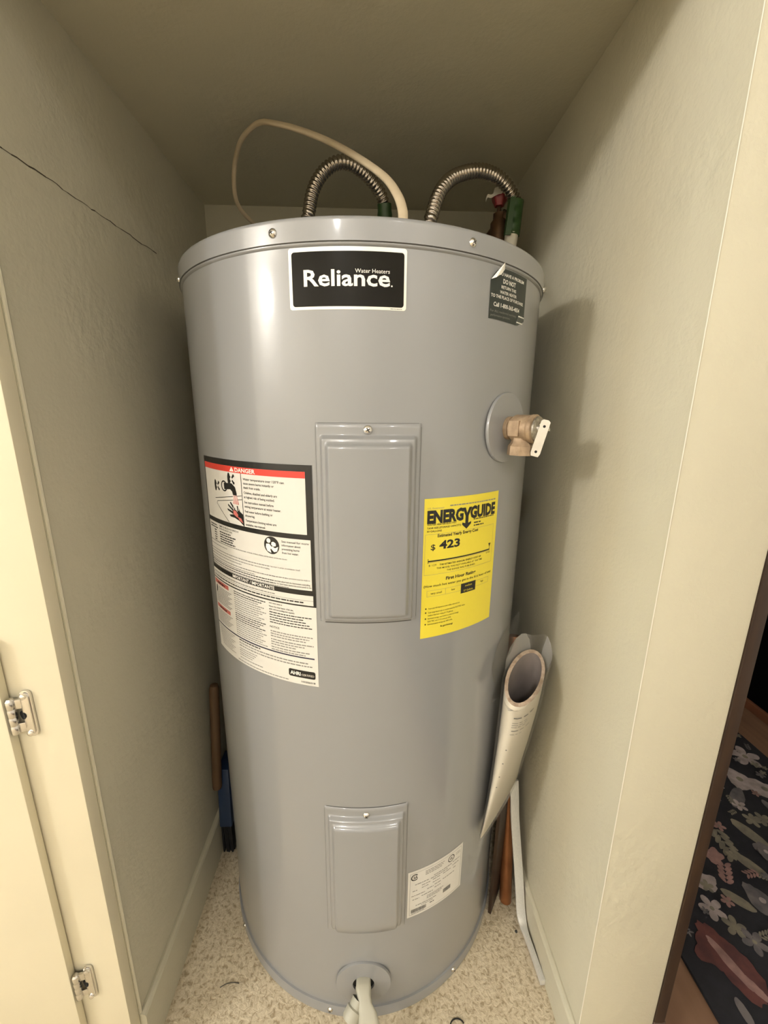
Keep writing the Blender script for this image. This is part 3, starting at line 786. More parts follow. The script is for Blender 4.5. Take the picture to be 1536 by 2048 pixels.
def rad(th): a = R(th); return (math.sin(a), -math.cos(a), 0)

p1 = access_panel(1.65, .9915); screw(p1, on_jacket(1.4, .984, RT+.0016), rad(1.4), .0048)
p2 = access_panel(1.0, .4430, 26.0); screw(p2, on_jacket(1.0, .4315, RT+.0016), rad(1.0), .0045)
for th in (-65, -19.2, 25.4, 68): screw(wh, on_jacket(th, 1.1852 if abs(th) < 40 else 1.180, .2838), rad(th))
for th in (-57, -11.6, 35.2): screw(wh, on_jacket(th, .0125, .2834), rad(th), .004)

# ---- relief valve on its round cover disc
TV = 42.5
tv = Vector(rad(TV)); ts = Vector((math.cos(R(TV)), math.sin(R(TV)), 0)); up = Vector((0,0,1))
c0 = Vector(on_jacket(TV, .985, RT))
MB().lathe([(.0455, -.001), (.0458, .0015), (.0452, .0030), (.035, .0042), (.022, .0050), (.0001, .0052)], c0, tv, 48).build('valve_cover_disc', MT['tank'], wh, smooth=True, angle=50)
rv = MB().lathe([(.0150,.004),(.0150,.010),(.0135,.0105),(.0135,.014),(.0165,.0145),(.0175,.016),(.0175,.036),(.0160,.038),(.0182,.0385),(.0182,.043),(.0150,.0445),(.0001,.0445)], c0, tv, 28)
# octagonal outlet hanging below the body
oc = c0 + tv*.026
def ring8(r, z, k=8): return [oc + ts*(r*math.cos(R(22.5+45*i))) + tv*(r*.92*math.sin(R(22.5+45*i))) + up*z for i in range(k)]
rings = [ring8(.0135, -.008), ring8(.0150, -.018), ring8(.0185, -.022), ring8(.0190, -.0335), ring8(.0140, -.034), ring8(.0135, -.020)]
vv = [p for r_ in rings for p in r_]; ff = []
for j in range(len(rings)-1):
    for i in range(8): ff.append((j*8+i, (j+1)*8+i, (j+1)*8+(i+1)%8, j*8+(i+1)%8))
rv.add(vv, ff)
# raised square boss on the body
bo = c0 + tv*.022
rv.hexa([bo + ts*s_ + up*z_ + tv*(-.007) for s_, z_ in ((-.0186,-.009),(-.0186,.010),(.0186,.010),(.0186,-.009))][::-1],
        [bo + ts*s_ + up*z_ + tv*(.007) for s_, z_ in ((-.0186,-.009),(-.0186,.010),(.0186,.010),(.0186,-.009))][::-1])
rvo = rv.build('relief_valve', MT['brass'], wh, smooth=True, angle=32); rvo['label'] = 'weathered brass relief valve with a silver lever'
MB().lathe([(.0158,.0446),(.0158,.047),(.0135,.0482),(.0105,.0484),(.0001,.0486)], c0, tv, 28).build('stamped_ring', mat('stamped_plate', (.42,.38,.31), rough=.4, metal=.7, var=.45, vscale=260), rvo, smooth=True)
lv = MB()
le = c0 + tv*.0525
ld = Vector((-.20, .10, -.97)).normalized(); ln = Vector((-.30, -.94, .05)); ln = (ln - ld*ln.dot(ld)).normalized(); lw = ln.cross(ld)
def lpt(a, b, c): return le + ld*a + lw*b + ln*c
for s_ in (-.0052, .0052):
    ring0 = [lpt(a, b, s_-.0007) for a, b in ((-.012,-.003),(-.010,-.0055),(.030,-.0058),(.034,-.004),(.034,.004),(.030,.0058),(-.010,.0055),(-.012,.003))]
    ring1 = [lpt(a, b, s_+.0007) for a, b in ((-.012,-.003),(-.010,-.0055),(.030,-.0058),(.034,-.004),(.034,.004),(.030,.0058),(-.010,.0055),(-.012,.003))]
    lv.hexa(ring0, ring1)
lv.hexa([lpt(.030,b,c) for b, c in ((-.0057,-.0052),(.0057,-.0052),(.0057,.0052),(-.0057,.0052))], [lpt(.034,b,c) for b, c in ((-.0045,-.0052),(.0045,-.0052),(.0045,.0052),(-.0045,.0052))])
lv.lathe([(.0022,-.012),(.0022,.008)], le, tv, 12, True, True)
lv.lathe([(.0085,-.0040),(.0085,-.0025),(.006,-.002),(.0001,-.002)], le, tv, 20)
lvo = lv.build('lever', MT['steel'], rvo, smooth=True, angle=30); lvo['label'] = 'bright silver test lever'
lh = MB()
for q in (-.004, .028):
    lh.lathe([(.0017,-.0062),(.0017,.0062)], lpt(q,0,0), ln, 10, True, True)
tag(lh.build('lever_pins', MT['hole'], rvo), kind='stuff')

# ---- drain valve at the bottom
cd = Vector(on_jacket(0, .084, RT))
MB().lathe([(.0455,-.001),(.0458,.0014),(.0452,.0032),(.034,.0040),(.0178,.0046),(.0178,.0006),(.0001,.0006)], cd, (0,-1,0), 48).build('drain_cover_disc', MT['tank'], wh, smooth=True, angle=50)
MB().lathe([(.0177,.0012),(.0001,.0013)], cd, (0,-1,0), 24).build('drain_opening', MT['hole'], wh)
dv = MB()
def rr(cx, cy, cz, hx, hz, r, k=4):
    out = []
    for sx, sz, a0 in ((1,1,0),(-1,1,90),(-1,-1,180),(1,-1,270)):
        for i in range(k):
            a = R(a0 + 90*i/(k-1)); out.append(Vector((cx+sx*(hx-r)+r*math.cos(a), cy, cz+sz*(hz-r)+r*math.sin(a))))
    return out
secs = [rr(0,-.2805,.088,.0118,.0112,.004), rr(0,-.291,.0878,.0118,.0112,.004), rr(0,-.294,.0872,.0126,.0118,.005), rr(.001,-.301,.083,.0108,.0118,.005), rr(.003,-.309,.077,.0110,.0135,.005), rr(.007,-.316,.070,.0150,.0155,.007), rr(.009,-.324,.062,.0165,.0175,.008), rr(.010,-.334,.052,.0160,.0160,.008)]
n = len(secs[0]); vv = [p for s_ in secs for p in s_]; ff = [(j*n+i, (j+1)*n+i, (j+1)*n+(i+1)%n, j*n+(i+1)%n) for j in range(len(secs)-1) for i in range(n)]
ff = [f[::-1] for f in ff]
ff += [tuple(range(n)), tuple(range((len(secs)-1)*n, len(secs)*n))[::-1]]
dv.add(vv, ff)
dv.lathe([(.0125,0),(.0135,.004),(.0128,.008),(.0135,.012),(.0128,.016),(.0135,.020),(.0125,.024)], (.008,-.337,.038), (0,-.15,-1), 24, True, True)
dvo = dv.build('drain_valve', MT['plastic'], wh, smooth=True, angle=40); dvo['label'] = 'beige plastic drain valve at the foot of the tank'
kn = MB()
ka = Vector((-.0100,-.304,.081)); kd = Vector((-.52,-.66,-.54)).normalized()
kn.lathe([(.0100,-.004),(.0100,.006),(.0125,.008),(.0130,.020),(.0115,.0235),(.0001,.0238)], ka, kd, 24)
kno = kn.build('drain_knob', MT['plastic'], dvo, smooth=True, angle=40)
sl = MB(); ce = ka + kd*.0240; sx = Vector((.45,-.70,.25)); sx = (sx - kd*sx.dot(kd)).normalized(); sy = kd.cross(sx)
sl.hexa([ce + sx*a + sy*b - kd*.002 for a, b in ((-.0085,-.0022),(.0085,-.0022),(.0085,.0022),(-.0085,.0022))], [ce + sx*a + sy*b + kd*.0003 for a, b in ((-.0085,-.0022),(.0085,-.0022),(.0085,.0022),(-.0085,.0022))])
sl.build('knob_slot', MT['hole'], dvo)

# ================================================================== PIPES AND CABLE ABOVE THE HEATER
def corrugated(pts, r0, r1, pitch):
    P = smooth_path(pts, 14)
    # resample along the arc length
    d = [0]
    for a, b in zip(P[:-1], P[1:]): d.append(d[-1] + (b-a).length)
    L_ = d[-1]; nst = int(L_/pitch*6); out = []; rs = []
    j = 0
    for i in range(nst+1):
        s_ = L_*i/nst
        while j < len(d)-2 and d[j+1] < s_: j += 1
        t = (s_-d[j])/max(1e-9, d[j+1]-d[j]); out.append(P[j].lerp(P[j+1], t))
        rs.append(r0 + (r1-r0)*(.5 - .5*math.cos(2*math.pi*s_/pitch))**.8)
    return out, rs
h1 = [(-.0960,0,1.202),(-.0955,0,1.25),(-.0925,0,1.3047),(-.0897,0,1.3153),(-.0848,.005,1.3421),(-.0751,.01,1.3654),(-.06,.015,1.3841),(-.0417,.02,1.3953),(-.0228,.03,1.3987),(-.0026,.045,1.3946),(.0152,.06,1.3854),(.0286,.075,1.3745),(.0343,.085,1.3612)]
t = thing('flexible_hose', 'corrugated steel water hose arching behind the cream cable', 'hose', (-.096, 0, 1.1985), 'corrugated hoses above the heater')
a, b = corrugated(h1, .0083, .0108, .0064)
MB().tube(a, b, 20).build('hose', MT['hose'], t, smooth=True, angle=75)
MB().lathe([(.0001,0),(.014,0),(.014,.018),(.010,.022)], (-.096,0,1.1986), (0,0,1), 6).build('nut', MT['dkbrass'], t)
gp = smooth_path([(.0338,.083,1.366),(.0352,.088,1.345),(.036,.092,1.31),(.036,.095,1.255)], 5)
MB().tube(gp, [.0125]*4 + [.0135]*(len(gp)-4), 16).build('green_tape', MT['green'], t, smooth=True)
h2 = [(.098,0,1.202),(.099,0,1.25),(.1049,0,1.3019),(.1078,0,1.312),(.1156,.01,1.3385),(.127,.02,1.3631),(.1462,.035,1.3856),(.1723,.05,1.4014),(.1993,.06,1.4092),(.228,.075,1.4105),(.2496,.085,1.4036),(.2666,.095,1.3922),(.2757,.1,1.3812)]
t = thing('flexible_hose', 'corrugated steel water hose arching to the red-handled valve', 'hose', (.098, 0, 1.1985), 'corrugated hoses above the heater')
a, b = corrugated(h2, .0088, .0115, .0066)
MB().tube(a, b, 20).build('hose', MT['hose'], t, smooth=True, angle=75)
MB().lathe([(.0001,0),(.014,0),(.014,.018),(.010,.022)], (.098,0,1.1986), (0,0,1), 6).build('nut', MT['dkbrass'], t)
g = MB()
# loosely wrapped tape: two creased flaps around the hose end
gp = smooth_path([(.2760,.099,1.3835),(.2748,.099,1.365),(.2738,.099,1.345),(.2725,.099,1.3265)], 4)
g.tube(gp, None, 10, rx=[(.0150, .0120+.0012*math.sin(i*1.7)) for i in range(len(gp))], normal=(1,0,0))
g.hexa([(.2565,.086,1.3235),(.2665,.083,1.3225),(.2665,.086,1.3225),(.2565,.089,1.3235)], [(.2620,.084,1.3830),(.2700,.082,1.3840),(.2700,.085,1.3840),(.2620,.087,1.3830)])
gt = g.build('green_tape', MT['green'], t, smooth=True, angle=50)
MB().tube(smooth_path([(.2725,.099,1.330),(.2715,.1,1.315),(.268,.105,1.285),(.270,.108,1.250)], 4), .0120, 14).build('threaded_end', MT['tag'], t, smooth=True)

# ---- shut-off valve in the back corner
t = thing('shutoff_valve', 'dark brass shut-off valve with a small red handle', 'valve', (.262, .14, 1.1985))
m = MB()
m.lathe([(.0001,0),(.0125,0),(.0125,.118),(.017,.122),(.018,.135),(.018,.160),(.0135,.166),(.0135,.176),(.0001,.176)], (.262,.14,1.1986), (-.03,-.07,1), 10)
m.tube([(.235,.15,1.315),(.247,.14,1.338),(.258,.134,1.352)], .0135, 12)
m.tube([(.235,.15,1.315),(.215,.16,1.29),(.20,.17,1.24),(.20,.175,1.2)], .0115, 12)
m.tube([(.258,.134,1.352),(.266,.128,1.362),(.272,.12,1.372)], .0135, 12)
m.build('valve_body', MT['dkbrass'], t, smooth=True, angle=40)
MB().lathe([(.004,0),(.004,.016)], (.2535,.126,1.3685), (-.05,-.05,1), 10, True, True).build('stem', MT['dkbrass'], t)
hd = MB(); ho = Vector((.2522,.123,1.384)); 
prof = []
for zz, rr_ in ((0,.008),(.004,.0095),(.009,.0125),(.014,.0140),(.0165,.0135)):
    prof.append([ho + Vector((rr_*(1+.10*math.cos(5*2*math.pi*k/30))*math.cos(2*math.pi*k/30), rr_*(1+.10*math.cos(5*2*math.pi*k/30))*math.sin(2*math.pi*k/30), zz)) for k in range(30)])
vv = [p for r_ in prof for p in r_]; ff = [(j*30+k, j*30+(k+1)%30, (j+1)*30+(k+1)%30, (j+1)*30+k) for j in range(4) for k in range(30)] + [tuple(range(30))[::-1], tuple(range(120,150))]
hd.add(vv, ff); hd.build('handle', MT['red'], t, smooth=True, angle=40)
tg = MB(); pts_ = smooth_path([(.2235,.112,1.388),(.2262,.111,1.3945),(.232,.110,1.3935),(.238,.110,1.3965),(.247,.110,1.4005),(.256,.110,1.4005),(.265,.111,1.399),(.268,.112,1.392)], 3)
vv = []; ff = []
for i, p in enumerate(pts_):
    hh = .0025 + .0085*(1 if 8 < i < 19 else .12)
    vv += [p + Vector((0,-.0004,-.002)), p + Vector((0,-.0004,hh)), p + Vector((0,.0004,hh)), p + Vector((0,.0004,-.002))]
for i in range(len(pts_)-1):
    for k in range(4): ff.append((4*i+k, 4*i+(k+1)%4, 4*i+4+(k+1)%4, 4*i+4+k))
tg.add(vv, ff); tg.build('paper_tag', MT['tag'], t)

# ---- electric cable
cpts = [(.0493,-.192,1.197),(.0492,-.192,1.215),(.0491,-.19,1.2318),(.0489,-.18,1.2467),(.0433,-.165,1.2693),(.0281,-.14,1.2997),(-.0051,-.1,1.3397),(-.0489,-.06,1.3798),(-.094,-.04,1.4042),(-.1319,-.03,1.4168),(-.1561,-.02,1.4231),(-.1786,0,1.4235),(-.1981,.02,1.4180),(-.2166,.05,1.406),(-.2264,.07,1.3827),(-.2289,.09,1.365),(-.2214,.11,1.3539),(-.2092,.13,1.3458),(-.195,.15,1.325),(-.188,.165,1.28),(-.186,.17,1.20)]
CP = smooth_path(cpts, 7); nC = len(CP)
rx = []
for i in range(nC):
    s_ = i/nC
    k = smoothstep(.38, .52, s_)
    rx.append((.0035 + .0002*k, .0062 - .0026*k))
t = MB().tube(CP, None, 14, rx=rx, normal=(0,-1,.3)).build('electric_cable', MT['cable'], None, smooth=True, angle=60)
tag(t, 'flat cream electric cable looping up from the heater top', 'cable')

# ================================================================== THINGS BESIDE THE HEATER
# copper discharge pipe
cpx, cpy = .2975, -.118
t = MB().lathe([(.0001,.0005),(.0116,.0005),(.0122,.002),(.0122,.56),(.0116,.562),(.0001,.562)], (cpx,cpy,0), (.033,.245,1), 24).build('copper_pipe', MT['copper'], None, smooth=True, angle=40)
tag(t, 'copper pipe standing upright in the right-hand gap', 'pipe')
# dark board in the gap
A_ = Vector((.2545,-.1385,0)); B_ = Vector((.2880,-.0960,0)); nrm = Vector((.787,-.617,0))
t = MB().hexa([A_, A_+nrm*.006, B_+nrm*.003, B_-nrm*.003][::-1], [p + Vector((0,0,.272)) for p in (A_, A_+nrm*.006, B_+nrm*.003, B_-nrm*.003)][::-1])
o = t.build('wooden_board', MT['brown'])
bm = bmesh.new(); bm.from_mesh(o.data); bmesh.ops.recalc_face_normals(bm, faces=bm.faces); bm.to_mesh(o.data); bm.free()
tag(o, 'dark brown board standing on edge behind the copper pipe', 'board')
# metal strip bent along the floor
sp = [(.3010,-.0925,.283),(.3045,-.0960,.24),(.3075,-.102,.1926),(.3125,-.13,.1007),(.3142,-.145,.055),(.3150,-.154,.030),(.3160,-.166,.014),(.3175,-.182,.0085),(.3195,-.205,.0075),(.3215,-.235,.0075),(.3222,-.252,.0075)]
SP = smooth_path(sp, 6); vv = []; ff = []
n_ = len(SP)
for i, p in enumerate(SP):
    s_ = i/(n_-1); T = (SP[min(i+1,n_-1)]-SP[max(i-1,0)]).normalized()
    sd = Vector((1,.12,0)); sd = (sd - T*sd.dot(T)).normalized(); nn = T.cross(sd)
    k = smoothstep(.52, .74, s_)
    a = .0090*(1-k) + .0042*k; b = .0016*(1-k) + .0062*k
    vv += [p - sd*a - nn*b, p + sd*a - nn*b, p + sd*a + nn*b, p - sd*a + nn*b]
for i in range(n_-1):
    for k in range(4): ff.append((4*i+k, 4*i+(k+1)%4, 4*i+4+(k+1)%4, 4*i+4+k))
ff += [(3,2,1,0), tuple(range(4*n_-4, 4*n_))]
o = MB().add(vv, ff).build('metal_strip', MT['alu'], None, bevel=.0006)
tag(o, 'silver metal strip leaning by the copper pipe and bent along the baseboard', 'metal strip')

# booklet and clear sleeve hanging on the tank side
def loft(top_c, top_a, top_b, bot_a, bot_b, thick, n=28, m=10, grow=0.0, dz_top=0.0, bulge=.3, wob=0.0):
    """closed sleeve: oval at the top, flat at the bottom; returns rings of points"""
    rings = []
    tc = Vector(top_c); e1 = Vector(top_a); e2 = Vector(top_b)
    b0 = Vector(bot_a); b1 = Vector(bot_b); bc = (b0+b1)/2; f1 = (b1-b0)/2
    f2 = Vector((-f1.y, f1.x, 0)).normalized()*thick
    for j in range(m+1):
        t = j/m; k = t**(1+bulge)
        ring = []
        for i in range(n):
            a = 2*math.pi*i/n
            pt = tc + e1*math.cos(a)*(1+grow) + e2*math.sin(a)*(1+grow)
            pb = bc + f1*math.cos(a)*(1+grow) + f2*math.sin(a)*(1+grow)
            q = pt.lerp(pb, k); q.z = pt.z + (pb.z-pt.z)*t
            ring.append(q)
        rings.append(ring)
    return rings
def loft_mesh(rings, closed_bottom=True):
    n = len(rings[0]); vv = [p for r_ in rings for p in r_]
    ff = [(j*n+i, (j+1)*n+i, (j+1)*n+(i+1)%n, j*n+(i+1)%n) for j in range(len(rings)-1) for i in range(n)]
    return vv, ff
TOPC = (.2640, -.1780, .585); TA = Vector((-.034, -.038, -.022)); TBv = Vector((.0205, -.0160, -.010))
BOTB = (.2015, -.2085, .288); BOTA = (.3090, -.0865, .290)
bk = thing('instruction_booklet', 'rolled paper instruction booklet inside the clear sleeve', 'booklet', (.262, -.18, .29))
ro = loft(TOPC, TA, TBv, BOTA, BOTB, .0035)
vv, ff = loft_mesh(ro)
ob = MB().add(vv, ff).build('cover_page', MT['paper'], bk, smooth=True, angle=70)
ri = loft(TOPC, TA*.88, TBv*.80, Vector(BOTA)-Vector((.004,.005,0)), Vector(BOTB)+Vector((.004,.005,0)), .0022)
vv, ff = loft_mesh(ri); MB().add(vv, [f[::-1] for f in ff]).build('inner_pages', MT['paperin'], bk, smooth=True, angle=70)
# page edges between the layers at the mouth
n = len(ro[0]); m = MB(); m.add(list(ro[0]) + list(ri[0]), [(i, (i+1)%n, n+(i+1)%n, n+i) for i in range(n)]); m.build('page_edges', MT['pageedge'], bk)
# printed lines on the visible page
def on_loft(a, t, out=.0008):
    m_ = 10; j = min(m_-1, int(t*m_)); k = t*m_-j; i = (a/(2*math.pi)*28) % 28; i0 = int(i); fi = i-i0
    q = (ro[j][i0].lerp(ro[j][(i0+1)%28], fi)).lerp(ro[j+1][i0].lerp(ro[j+1][(i0+1)%28], fi), k)
    c = sum((p for p in ro[j]), Vector())/28
    tn = (ro[j][(i0+1)%28]-ro[j][i0]).normalized(); nn = Vector((0,0,1)).cross(tn).normalized()
    if nn.dot(q-c) < 0: nn = -nn
    return q + nn*out
m = MB()
for t_, a0, a1, th_ in ((.075, .25, 1.25, .0045),(.11, .22, .95, .0018),(.125, .22, 1.0, .0018),(.14, .22, .9, .0018),(.165, .25, 1.15, .0026),(.19, .22, .8, .0016)):
    N_ = 10; pr_ = []
    for i in range(N_+1):
        a = a0+(a1-a0)*i/N_
        pr_ += [on_loft(a, t_), on_loft(a, t_+th_*1.6)]
    m.add(pr_, [(2*i, 2*i+1, 2*i+3, 2*i+2) for i in range(N_) if i not in (4, 7)])
for t_ in (.30, .40, .50, .58):
    pr_ = [on_loft(.18+.0*t_, t_), on_loft(.18, t_+.008), on_loft(.26, t_+.008), on_loft(.26, t_)]
    m.add(pr_, [(0,1,2,3)])
tag(m.build('print', MT['grey_ink'], bk), kind='stuff')
sv = thing('clear_sleeve', 'crinkled clear plastic sleeve taped to the right side of the tank', 'sleeve', (.262, -.18, .28))
rs_ = loft(TOPC, TA*1.10, TBv*1.14, Vector(BOTA)+Vector((.003,.003,0)), Vector(BOTB)-Vector((.003,.004,0)), .007, grow=.02)
top = []
for i, p in enumerate(rs_[0]):
    a = 2*math.pi*i/28
    lift = .016 + .016*math.cos(a-2.9) + .004*math.sin(5*a)
    c = Vector(TOPC); q = p + (p-c).normalized()*.006*math.sin(3*a+1); q.z += lift if lift > 0 else 0
    top.append(q)
vv, ff = loft_mesh([top] + rs_); MB().add(vv, ff).build('sleeve', MT['film'], sv, smooth=True, angle=80)
# flap stuck to the jacket
m = MB(); us = [i/10 for i in range(11)]; vv = []; ff = []
for i in range(11):
    for j in range(9):
        u = i/10; v = j/8
        th = 47 + 16*u + 1.2*math.sin(7*v); rr_ = RT + .0012 + .0016*math.sin(5*v+3*u)**2 + .012*u**3
        z = .545 + (.105 + .03*u)*v - .012*u*(1-v)
        vv.append(on_jacket(th, z, rr_))
for i in range(10):
    for j in range(8): ff.append((i*9+j, (i+1)*9+j, (i+1)*9+j+1, i*9+j+1))
m.add(vv, ff); m.build('taped_flap', MT['film'], sv, smooth=True, angle=80)

# broom in the left gap
t = thing('broom', 'blue-headed broom with black bristles and brown handle behind the tank', 'broom', (-.316, .02, 0))
m = MB()
rg = random.Random(3)
for i in range(5):
    for k in range(11):
        x = -.328 + .0048*i; y_ = -.004 + .0075*k
        dx = rg.uniform(-.002,.002); dz = rg.uniform(.0005,.007)
        m.hexa([(x+dx-.0017,y_-.003,dz),(x+dx+.0017,y_-.003,dz),(x+dx+.0017,y_+.003,dz),(x+dx-.0017,y_+.003,dz)], [(x-.0019,y_-.0034,.083),(x+.0019,y_-.0034,.083),(x+.0019,y_+.0034,.083),(x-.0019,y_+.0034,.083)])
m.build('bristles', MT['bristle'], t)
MB().hexa([(-.3325,-.010,.08),(-.3045,-.010,.08),(-.3045,.084,.08),(-.3325,.084,.08)], [(-.3320,.004,.225),(-.3060,.004,.225),(-.3060,.06,.225),(-.3320,.06,.225)]).build('head', MT['blue'], t, bevel=.003)
MB().lathe([(.0001,0),(.0095,0),(.0100,.003),(.0100,.25),(.008,.258),(.0001,.26)], (-.3285,-.009,.192), (.055,.012,1), 16).build('handle', MT['handlewood'], t, smooth=True, angle=40)

# tiny loose things on the closet floor
rg_ = [(.158+.012*math.cos(a), -.2985+.009*math.sin(a), .0022) for a in [R(k*20) for k in range(1, 17)]]
tag(MB().tube(rg_, .0011, 8).build('wire_loop', MT['ink'], None, smooth=True), 'small black wire loop on the carpet in front of the tank', 'wire')
hp = smooth_path([(-.2575,-.2395,.0016),(-.247,-.2350,.0022),(-.236,-.2335,.0018),(-.225,-.2345,.0014)], 5)
tag(MB().tube(hp, .0006, 6).build('thread', MT['seam'], None, smooth=True), 'thin dark thread lying on the carpet left of the tank', 'thread')
tag(MB().lathe([(.0001,.0003),(.0028,.0003),(.0024,.0016),(.0001,.002)], (.3020,-.172,0), (0,0,1), 10).build('pebble', MT['seam'], None, smooth=True), 'tiny dark crumb on the carpet beside the metal strip', 'crumb')

# ================================================================== CABINET DOOR AND HINGES
dr = thing('cabinet_door', 'cream cabinet door swung open at the left edge', 'door', (-.4055, -.341, .115))
MB().box(-.86, -.4057, -.3470, -.3362, .115, .755).build('door_panel', MT['frame'], dr, bevel=.0018)
def hinge(z):
    h = bpy.data.objects.new('hinge', None)
    m = MB()
    # oval plate on the stile
    ring = []
    for k in range(12): a = math.pi*k/11; ring.append((-.3870+.0062*math.cos(a), z+.0245+.0062*math.sin(a)))
    for k in range(12): a = math.pi+math.pi*k/11; ring.append((-.3870+.0062*math.cos(a), z-.0245+.0062*math.sin(a)))
    m.hexa([(x, -.3352, zz) for x, zz in ring], [(x, -.3382, zz) for x, zz in ring])
    m.hexa([(x*1.0+(-.3862-x)*.28, -.3380, z+(zz-z)*.9) for x, zz in ring], [(x+(-.3862-x)*.28, -.3405, z+(zz-z)*.88) for x, zz in ring])
    # wrap leaves to the knuckle
    for z0, z1 in ((z+.009, z+.021), (z-.022, z-.010)):
        m.hexa([(-.3985,-.3385,z0),(-.3890,-.3365,z0),(-.3890,-.3395,z0),(-.3985,-.3425,z0)], [(-.3985,-.3385,z1),(-.3890,-.3365,z1),(-.3890,-.3395,z1),(-.3985,-.3425,z1)])
    o = m.build('hinge', MT['steel'], dr, bevel=.0007)
    bm = bmesh.new(); bm.from_mesh(o.data); bmesh.ops.recalc_face_normals(bm, faces=bm.faces); bm.to_mesh(o.data); bm.free()
    prof = [(.0001,-.0225)]
    for a, b in ((-.0225,-.0115),(-.0110,-.0005),(.0,.0100),(.0105,.0215)):
        prof += [(.0040,a),(.0044,a+.0006),(.0044,b-.0006),(.0040,b)]
    prof += [(.0026,.0235),(.0001,.024)]
    MB().lathe(prof, (-.4010,-.3425,z), (0,0,1), 18).build('knuckle', MT['steel'], o, smooth=True, angle=40)
    for dz in (.0245, -.0245): 
        mm = MB(); mm.lathe([(.0036,0),(.0034,.0016),(.0018,.0026),(.0001,.0028)], (-.3872,-.3402,z+dz), (0,-1,0), 14); mm.build('hinge_screw', MT['steel'], o, smooth=True)
    MB().lathe([(.0052,0),(.0052,.0012),(.0001,.0014)], (-.3925,-.3385,z-.001), (-.5,-1,0), 14).build('spring_cup', MT['hole'], o, smooth=True)
    return o
hinge(.6590); hinge(.2130)

# ================================================================== HALL RUG
rgt = thing('floral_rug', 'navy runner rug with pale flowers on the hallway floor', 'rug', (.90, .1, -.001))
rm = MB(); prof = []
x0, x1, y0, y1, cr_ = .603, 1.205, -2.2, .40, .09
ring = []
for cx, cy, a0 in ((x1-cr_, y1-cr_, 0), (x0+.02, y1-.02, 90), (x0+.02, y0+.02, 180), (x1-.02, y0+.02, 270)):
    r_ = cr_ if a0 == 0 else .02
    for k in range(8): a = R(a0 + 90*k/7); ring.append((cx+r_*math.cos(a), cy+r_*math.sin(a)))
rm.hexa([(x, y_, -.0008) for x, y_ in ring], [(x, y_, .0068) for x, y_ in ring])
rm.build('rug_field', MT['rug'], rgt, bevel=.0015)
PR = {k: MB() for k in ('rw','rs','rl','rr','rb')}
ZR_ = [.0071]
def blob(kind, x, y_, r, squash=1.0, rot=0.0, lobes=0, depth=.3, n=26, jit=.08, sd=0):
    g = random.Random(sd*97+int(x*1000)); pts = []
    ph = g.uniform(0, 6.28)
    for k in range(n):
        a = 2*math.pi*k/n
        rr_ = r*(1 + (depth*math.cos(lobes*a+ph) if lobes else 0) + g.uniform(-jit, jit))
        px, py = rr_*math.cos(a), rr_*squash*math.sin(a)
        pts.append((x + px*math.cos(rot) - py*math.sin(rot), y_ + px*math.sin(rot) + py*math.cos(rot)))
    ZR_[0] += .000012
    PR[kind].add([(a, b, ZR_[0]) for a, b in pts], [tuple(range(n))])
def flower(kind, x, y_, r, petals=5, rot=0.0, ckind='rs'):
    for k in range(petals):
        a = rot + 2*math.pi*k/petals
        blob(kind, x+.62*r*math.cos(a), y_+.62*r*math.sin(a), r*.44, .72, a, 0, n=14, jit=.05, sd=k)
    blob(kind, x, y_, r*.32, n=12); blob(ckind, x, y_, r*.18, n=10)
def leaf(kind, x, y_, r, w_, rot): blob(kind, x, y_, r, w_, rot, 0, n=18, jit=.06)
def leafy(kind, x, y_, r, rot, n=5):
    for k in range(n):
        for sgn in (-1, 1):
            d = r*(k/n-.5)*1.6
            leaf(kind, x+d*math.cos(rot)+sgn*.22*r*math.sin(rot), y_+d*math.sin(rot)-sgn*.22*r*math.cos(rot), r*.30, .42, rot+sgn*.7)
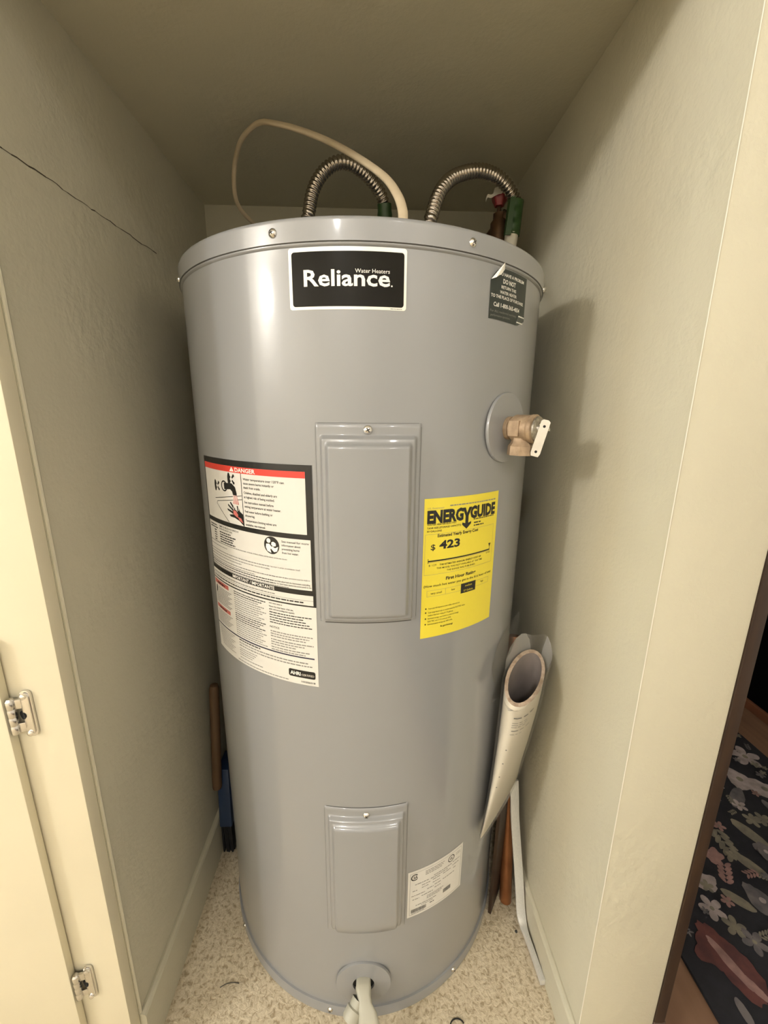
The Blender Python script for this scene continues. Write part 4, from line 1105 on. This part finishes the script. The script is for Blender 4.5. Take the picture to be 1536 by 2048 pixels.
D = [('f','rw',1.139,.230,.040),('p','rw',1.050,.154,.040),('p','rw',1.092,.122,.040),('l','rl',.997,.098,.042),('f','rw',.983,.076,.017),('f','rs',.980,.036,.019),('f','rs',1.009,.037,.019),
     ('l','rs',.943,.003,.040),('y','rs',.862,-.017,.045),('b','rb',.812,-.046,.022),('l','rs',.879,-.068,.034),('y','rb',.806,-.084,.032),('b','rw',.750,-.100,.024),('l','rs',.790,-.136,.030),
     ('p','rl',.838,-.137,.032),('f','rw',.722,-.148,.024),('f','rs',.742,-.180,.020),('f','rl',.760,-.205,.022),('l','rl',.654,-.299,.020),('f','rb',.882,.023,.014),('p','rl',.940,-.041,.024),
     ('l','rl',1.06,.06,.03),('f','rs',.90,.075,.016),('y','rl',1.10,.02,.05),('l','rs',.93,.12,.03),('l','rl',1.14,.30,.02)]
for i, (k, kd_, x, y_, r) in enumerate(D):
    if k == 'f': flower(kd_, x, y_, r, 5, i*.7)
    elif k == 'p': blob(kd_, x, y_, r, .72, .5+i, 3, .12, n=30, sd=i); blob('rs' if kd_ == 'rw' else 'rw', x+.1*r, y_, r*.2, n=10, sd=i)
    elif k == 'l': leaf(kd_, x, y_, r, .38, .6+i*1.1)
    elif k == 'y': leafy(kd_, x, y_, r, .5+i*.9)
    else: blob(kd_, x, y_, r, .7, .9+i, 4, .15, sd=i)
blob('rr', .690, -.235, .062, .48, -1.35, 3, .12, n=40, sd=5); blob('rr', .668, -.215, .034, .8, .4, 4, .12, sd=6)
blob('rb', .684, -.232, .040, .24, -1.25, 2, .15, sd=7); blob('rb', .699, -.268, .022, .4, -1.0, 2, .2, sd=8)
g = random.Random(11)
for i in range(330):
    x = g.uniform(.625, 1.185); y_ = g.uniform(-2.1, -.34) if i < 70 else g.uniform(-.32, .37)
    if y_ > -.32 and any(math.hypot(x-d[2], y_-d[3]) < d[4]*.8 for d in D) or (y_ > -.34 and math.hypot(x-.69, y_+.235) < .075): continue
    kd_ = g.choice(('rw','rs','rs','rl','rb','rl')); r = g.uniform(.007, .013) if y_ > -.32 else g.uniform(.015, .04)
    c = g.random()
    if c < .45: flower(kd_, x, y_, r, 5, g.uniform(0,6))
    elif c < .75: leaf(kd_, x, y_, r*1.3, .35, g.uniform(0,6))
    else: leafy(kd_, x, y_, r*1.6, g.uniform(0,6), 4)
for k, nm in (('rw','white_flowers'),('rs','sage_leaves'),('rl','lilac_leaves'),('rr','rose_petals'),('rb','blush_flowers')):
    tag(PR[k].build(nm, MT[k], rgt), kind='stuff')
